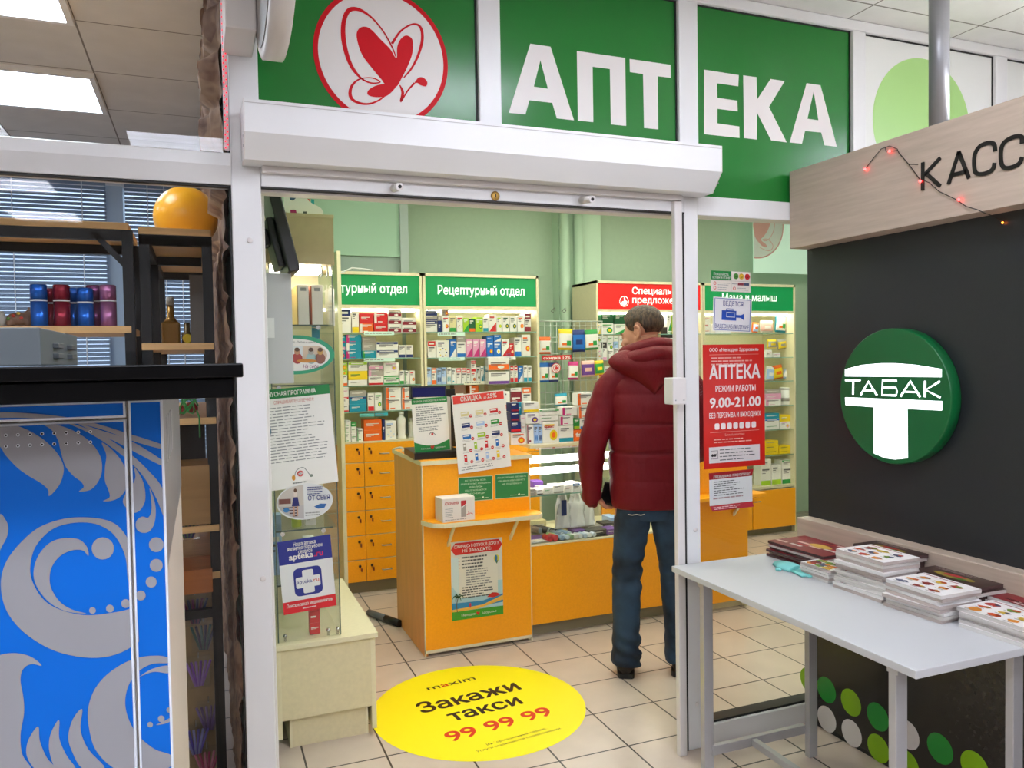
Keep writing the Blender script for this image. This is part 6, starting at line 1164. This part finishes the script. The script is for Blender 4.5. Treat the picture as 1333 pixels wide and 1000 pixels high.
# skull and face
lball(b, hd(0, -.02, .035), (.076, .094, .085), SKIN, HRm, 28); lball(b, hd(0, .03, -.02), (.066, .066, .085), SKIN, HRm, 24); lball(b, hd(0, .052, -.075), (.046, .042, .04), SKIN, HRm); lball(b, hd(0, .072, -.095), (.022, .02, .018), SKIN, HRm)
lball(b, hd(0, .085, .012), (.046, .014, .012), SKIN, HRm)                                # brow
for s in (-1, 1): lball(b, hd(s*.04, .066, -.032), (.024, .026, .024), SKIN, HRm); lball(b, hd(s*.03, .086, -.003), (.014, .01, .009), SKIN, HRm)
b.tube([MR @ hd(0, .09, .004), MR @ hd(0, .102, -.018), MR @ hd(0, .116, -.036)], [.009, .011, .013], SKIN, 12); lball(b, hd(0, .105, -.04), (.018, .014, .011), SKIN, HRm)
lball(b, hd(0, .093, -.063), (.024, .01, .007), SKIN, HRm); lball(b, hd(0, .09, -.074), (.021, .011, .007), SKIN, HRm)
for s in (-1, 1):                                                                          # ears
    pts = [hd(s*.074, -.004, -.025), hd(s*.082, -.016, -.03), hd(s*.088, -.028, -.012), hd(s*.090, -.030, .010), hd(s*.086, -.020, .024), hd(s*.080, -.004, .022)]
    b.tube([MR @ p for p in catmull(pts, 4, False)], [.0075]*21, SKIN, 8); lball(b, hd(s*.078, -.010, -.004), (.006, .016, .024), SKIN, HRm); lball(b, hd(s*.077, -.006, -.031), (.007, .009, .011), SKIN, HRm)
# neck, trunk, arms and legs under the clothes
b.tube([MR @ Vector(p) for p in ((0, 0, 1.40), (-.005, .005, 1.52), HC+Vector((.01, -.03, -.02)))], [.075, .062, .062], SKIN, 20)
b.tube([MR @ Vector(p) for p in ((0, 0, .86), (0, 0, 1.05), (0, .0, 1.25), (0, 0, 1.42))], [.10, .09, .10, .085], SKIN, 20)
LA = [(-.17, -.005, 1.41), (-.27, -.02, 1.14), tuple(MR.inverted() @ P(774, 644, 1, 3.46))]; RA = [(.17, -.005, 1.41), (.25, .0, 1.14), (.2, .17, 1.02)]
for A_ in (LA, RA): b.tube([MR @ Vector(p) for p in A_], [.055, .042, .029], SKIN, 16)
for s in (-1, 1): b.tube([MR @ Vector(p) for p in ((s*.09, 0, .88), (s*.115, .01, .5), (s*.125, -.03, .09))], [.085, .058, .042], SKIN, 16)
# left hand closed round a black wallet; right hand resting forward
def hand(wr, dr, side, curl):
    "wr wrist, dr direction of the palm, side to the thumb"
    dr = Vector(dr).normalized(); sd = Vector(side); sd = (sd-dr*sd.dot(dr)).normalized(); nr = dr.cross(sd); wr = Vector(wr)
    g = lambda a, e, c_: MR @ (wr+dr*a+sd*e+nr*c_)
    b.tube([g(-.02, 0, 0), g(.02, 0, 0)], [.027, .028], SKIN, 14)
    for e in (-.027, -.009, .009, .027): b.tube([g(.005, e*.7, 0), g(.05, e, 0), g(.085, e*1.05, 0)], [.014, .0145, .012], SKIN, 12)
    for e, L in ((.027, .068), (.009, .076), (-.010, .07), (-.028, .055)):
        c1, c2, c3 = curl; p = (.086, 0); ps = [g(p[0]-.01, e, p[1])]; an = 0
        for seg, c_ in zip((.45, .32, .25), (c1, c2, c3)):
            an += c_; p = (p[0]+L*seg*cos(an), p[1]+L*seg*sin(an)); ps.append(g(p[0], e*(1-.1*an), p[1]))
        b.tube(ps, [.0105, .0098, .009, .0075], SKIN, 12)
    b.tube([g(.015, .022, .005), g(.045, .045, .018), g(.07, .046, .034), g(.09, .036, .046)], [.014, .0125, .011, .0085], SKIN, 12)
MRI = MR.inverted(); LW = MRI @ P(774, 644, 1, 3.46)
hand(LW, (.62, .25, -.62), (.1, 1, .1), (.75, .85, .5))
hand((.2, .18, 1.015), (-.1, 1, -.1), (-1, 0, .2), (.35, .5, .3))
o = b.build('body', man); melt(o, .0042, 5, .5)
me = o.data
# face details: eyes, brows, mouth, stubble are small meshes of their own
for s in (-1, 1):
    b = MB(); lball(b, hd(s*.03, .082, -.003), (.0115, .0115, .0105), mat('#e6e0d8', .2), HRm); lball(b, hd(s*.03, .0905, -.004), (.005, .004, .005), mat('#3a2a20', .2), HRm); b.build('eye', man)
    b = MB(); b.tube([MR @ hd(s*.012, .099, .014), MR @ hd(s*.03, .096, .019), MR @ hd(s*.05, .083, .014)], [.003, .0042, .002], mat('#5a4030', .7), 8); b.build('eyebrow', man)
b = MB(); b.tube([MR @ hd(-.02, .094, -.068), MR @ hd(0, .102, -.067), MR @ hd(.02, .094, -.068)], [.002, .004, .002], mat('#a8625a', .5), 8); b.build('lips', man)
# hair: a cap over the skull, cut short above the ears and neck
HAIR, ht, hb = nt('hair'); hn = ht.nodes.new('ShaderNodeTexNoise'); hn.inputs['Scale'].default_value = 120; hn.inputs['Detail'].default_value = 4
htc = ht.nodes.new('ShaderNodeTexCoord'); hmp = ht.nodes.new('ShaderNodeMapping'); hmp.inputs['Scale'].default_value = (1, 1, .18); hr = ht.nodes.new('ShaderNodeValToRGB')
hr.color_ramp.elements[0].color = lin('#2a1b12'); hr.color_ramp.elements[1].color = lin('#644a36'); hr.color_ramp.elements[0].position = .35; hr.color_ramp.elements[1].position = .7
hbp = ht.nodes.new('ShaderNodeBump'); hbp.inputs['Strength'].default_value = .8; hbp.inputs['Distance'].default_value = .004
ht.links.new(htc.outputs['Object'], hmp.inputs[0]); ht.links.new(hmp.outputs[0], hn.inputs['Vector']); ht.links.new(hn.outputs['Fac'], hr.inputs[0]); ht.links.new(hr.outputs[0], hb.inputs['Base Color']); ht.links.new(hn.outputs['Fac'], hbp.inputs['Height']); ht.links.new(hbp.outputs[0], hb.inputs['Normal']); hb.inputs['Roughness'].default_value = .55
b = MB(); nu, nv = 64, 34; vs = []
for j in range(nv+1):
    for i in range(nu):
        az = 2*pi*i/nu; fr = cos(az)                         # az 0 = front of head
        # lowest polar angle of the hair at this azimuth: high over the forehead, low at the nape
        aa = abs(atan2(sin(az), cos(az)))/pi
        lim = 58+10*aa/.2 if aa < .2 else 68+34*(aa-.2)/.12 if aa < .32 else 102+8*(aa-.32)/.1 if aa < .42 else 110-26*min(1, (aa-.42)/.05) if aa < .54 else 84+40*min(1, (aa-.54)/.08) if aa < .62 else 124+8*(aa-.62)/.38
        th = radians(lim)*j/nv; edge = min(1, (nv-j)/5)
        r = 1.035+.07*edge+.02*noise.noise(Vector((i*.9, j*1.2, 3)))*edge + (.05*edge if aa < .2 else 0)
        p = Vector((.076*r*sin(th)*sin(az), -.02+.094*r*sin(th)*cos(az), .035+.086*r*cos(th)))
        if p.z < .0 and p.y < 0: p.y += (.0-p.z)*.28
        vs.append(MR @ hd(*p))
b.add(vs, [(j*nu+i, j*nu+(i+1) % nu, (j+1)*nu+(i+1) % nu, (j+1)*nu+i) for j in range(nv) for i in range(nu)], HAIR, True)
b.build('hair', man)
# jacket
JK, jt, jb = nt('jacket_cloth'); jb.inputs['Base Color'].default_value = lin('#6e0416'); jb.inputs['Roughness'].default_value = .55; jb.inputs['Specular IOR Level'].default_value = .3
jn = jt.nodes.new('ShaderNodeTexNoise'); jn.inputs['Scale'].default_value = 26; jn.inputs['Detail'].default_value = 5; jc = jt.nodes.new('ShaderNodeTexCoord'); jp = jt.nodes.new('ShaderNodeBump'); jp.inputs['Strength'].default_value = .45; jp.inputs['Distance'].default_value = .012
jm = jt.nodes.new('ShaderNodeMapping'); jm.inputs['Scale'].default_value = (1, 1, .55); jt.links.new(jc.outputs['Object'], jm.inputs[0]); jt.links.new(jm.outputs[0], jn.inputs['Vector']); jt.links.new(jn.outputs['Fac'], jp.inputs['Height']); jt.links.new(jp.outputs[0], jb.inputs['Normal'])
SE = [.815, .955, 1.09, 1.23, 1.37]
def puff(p, d, a):
    z = p.z; k = 0
    for s0, s1 in zip(SE, SE[1:]+[1.56]):
        if s0 <= z < s1: t_ = (z-s0)/(s1-s0); k = (4*t_*(1-t_))**.22
    return p+d*(.013*k-.006+(.005*noise.noise(p*9)+.003*noise.noise(p*23))*k)
b = MB()
loft(b, [(0, 0, .812, .172, .118), (0, 0, .83, .186, .132), (0, 0, .95, .192, .138), (0, 0, 1.09, .192, .138), (0, 0, 1.23, .198, .14), (0, 0, 1.36, .2, .135), (0, 0, 1.43, .18, .118), (0, 0, 1.48, .125, .095), (0, .0, 1.52, .088, .082)], JK, 64, True, puff, 14)
def slv(p, d, a):
    t_ = ((p.z-.90)/.115) % 1; k = (4*t_*(1-t_))**.4
    return p+d*(.004*k-.004+.006*noise.noise(p*12)+.004*noise.noise(p*25))
loft(b, [(-.278, .03, .85, .038, .04), (-.282, .025, .872, .049, .05), (-.286, .005, 1.03, .061, .062), (-.277, -.015, 1.14, .068, .068), (-.238, -.014, 1.27, .072, .072), (-.195, -.008, 1.39, .072, .076), (-.14, -.003, 1.462, .06, .075), (-.08, 0, 1.485, .03, .06)], JK, 40, True, slv, 12)
loft(b, [(.20, .19, 1.01, .05, .05), (.215, .15, 1.035, .06, .06), (.262, .04, 1.11, .074, .074), (.265, .0, 1.18, .076, .076), (.24, -.008, 1.28, .08, .078), (.195, -.006, 1.39, .078, .08), (.14, -.003, 1.462, .06, .075), (.08, 0, 1.485, .03, .06)], JK, 40, True, slv, 12)
b.build('jacket', man)
# collar and hood lying on the back
b = MB()
ring = []
for i in range(33):
    a = pi*.5+2*pi*i/32; fx, fy = cos(a), sin(a)
    ring.append(Vector((.112*fx, .012+.122*fy, 1.592+.012*(-fy)+(-.10*max(0, fy)**1.5)-.028*max(0, -fx))))
b.tube([MR @ (p+Vector((p.x*.0, 0, 0))) for p in ring], [.036]*33, JK, 14)
b.tube([MR @ (Vector((p.x*1.16, (p.y-.01)*1.18+.0, p.z-.045))) for p in ring], [.042]*33, JK, 14)
vs = []; nu, nv = 40, 26
for j in range(nv+1):
    for i in range(nu):
        a, e = 2*pi*i/nu, pi*j/nv; X, Y, Z = sin(e)*cos(a), sin(e)*sin(a), cos(e)
        w_ = .205 if Z > 0 else .205*(1-.55*abs(Z)**1.4)
        zz = 1.52+(.075*Z if Z > 0 else .16*Z*(1-.35*abs(X)))
        yy = -.085+(.065*Y)-(.03*(1-abs(X)) if Y < 0 else 0)+.035*abs(X)**2+(.02*max(0, Z))
        p = Vector((w_*X, yy, zz)); p += Vector((X, Y, Z))*.008*noise.noise(p*9)
        p -= Vector((0, 1, 0))*.010*(1-abs(min(1, abs(Z+.15)*9)))
        vs.append(MR @ p)
b.add(vs, [(j*nu+i, j*nu+(i+1) % nu, (j+1)*nu+(i+1) % nu, (j+1)*nu+i) for j in range(nv) for i in range(nu)], JK, True)
b.build('hood', man)
b = MB(); b.tube([MR @ Vector(p) for p in ((-.13, .06, 1.505), (-.155, .10, 1.475), (-.13, .14, 1.44))], [.014, .022, .012], BLACK, 10); b.build('collar_flap', man, 'black collar lining')
# jeans
JN, jnt, jnb = nt('denim'); n1 = jnt.nodes.new('ShaderNodeTexNoise'); n1.inputs['Scale'].default_value = 5; n1.inputs['Detail'].default_value = 7; r1 = jnt.nodes.new('ShaderNodeValToRGB'); r1.color_ramp.elements[0].position = .35; r1.color_ramp.elements[1].position = .75
r1.color_ramp.elements[0].color = lin('#101c2c'); r1.color_ramp.elements[1].color = lin('#32506e'); c1 = jnt.nodes.new('ShaderNodeTexCoord'); jnt.links.new(c1.outputs['Object'], n1.inputs['Vector']); jnt.links.new(n1.outputs['Fac'], r1.inputs[0]); jnt.links.new(r1.outputs[0], jnb.inputs['Base Color']); jnb.inputs['Roughness'].default_value = .8
n2 = jnt.nodes.new('ShaderNodeTexNoise'); n2.inputs['Scale'].default_value = 380; b2 = jnt.nodes.new('ShaderNodeBump'); b2.inputs['Strength'].default_value = .3; b2.inputs['Distance'].default_value = .002; jnt.links.new(c1.outputs['Object'], n2.inputs['Vector']); jnt.links.new(n2.outputs['Fac'], b2.inputs['Height']); jnt.links.new(b2.outputs[0], jnb.inputs['Normal'])
def wr(p, d, a):
    z = p.z; k = .25+1.1*math.exp(-((z-.5)/.09)**2)+1.5*math.exp(-((z-.13)/.08)**2)
    return p+d*(.007*k*sin(z*85+1.5*sin(a+z*9)+a*.7)*max(0, .6+.4*sin(a*1.0+2))+.004*noise.noise(p*13))
b = MB()
loft(b, [(0, 0, .76, .14, .11), (0, 0, .85, .165, .12), (0, 0, .93, .165, .115)], JN, 40, True, None, 6)
for s, dy in ((-1, 0), (1, .01)):
    loft(b, [(s*.135, -.03+dy, .055, .07, .082), (s*.133, -.028+dy, .10, .068, .082), (s*.130, -.02+dy, .20, .064, .075), (s*.122, -.005+dy, .38, .068, .074), (s*.115, .008+dy, .52, .07, .077), (s*.10, .005+dy, .66, .079, .09), (s*.085, 0, .78, .088, .105), (s*.075, 0, .86, .085, .11)], JN, 40, True, wr, 14)
b.build('jeans', man)
b = MB()
for s in (-1,): f = None
b.tube([MR @ Vector((-.13+.02*i, -.119-.006*(i > 1), .80-.004*(i % 2))) for i in range(5)], .0025, mat('#c9bfae', .6), 6); b.build('pocket_seam', man)
# shoes
SHM = mat('#1d1512', .5)
for s in (-1, 1):
    sh = MB(); yaw = Matrix.Rotation(radians(-13-4*s), 3, 'Z'); base = Vector((s*.135, -.03, 0)); T = lambda x, y, z: MR @ (base+yaw @ Vector((x, y, z)))
    ys = [-.075, -.06, -.02, .04, .10, .16, .195, .205]; hw = [.026, .036, .038, .038, .045, .046, .034, .012]; hh = [.07, .085, .095, .09, .065, .05, .04, .03]; vs = []; n = 24
    for y, w_, h_ in zip(ys, hw, hh):
        for i in range(n): a = 2*pi*i/n; vs.append(T(w_*cos(a)*(1-.18*max(0, sin(a))), y, .022+(h_-.022)*(.5+.5*sin(a))))
    sh.add(vs, [(j*n+i, j*n+(i+1) % n, (j+1)*n+(i+1) % n, (j+1)*n+i) for j in range(len(ys)-1) for i in range(n)]+[tuple(range(n)), tuple(range((len(ys)-1)*n, len(ys)*n))], SHM, True); so = sh.build('shoe', man)
    sh = MB(); pr = [(w_+.004, y) for y, w_ in zip(ys, hw)]; ol = [T(w_, y, .001) for w_, y in pr]+[T(-w_, y, .001) for w_, y in reversed(pr)]; sh.prism(ol, (0, 0, .024), BLACK); sh.build('sole', so)
# black wallet held in the left hand
t = thing('wallet', 'black leather wallet held in the left hand of the man', 'wallet', P(792, 656, 1, 3.47))
WR = Matrix.Translation(P(794, 643, 1, 3.43)) @ Matrix.Rotation(radians(18), 4, 'Y') @ Matrix.Rotation(radians(25), 4, 'Z')
b = MB(); b.box(-.018, .018, -.04, .04, -.055, .055, mat('#101013', .3), .008, WR); b.build('body', t)
b = MB(); b.tube([WR @ Vector((.004, -.041, .05)), WR @ Vector((-.004, -.0425, .0)), WR @ Vector((-.010, -.041, -.045))], .003, mat('#6b6c70', .3, metal=.8), 6); b.build('zip', t)
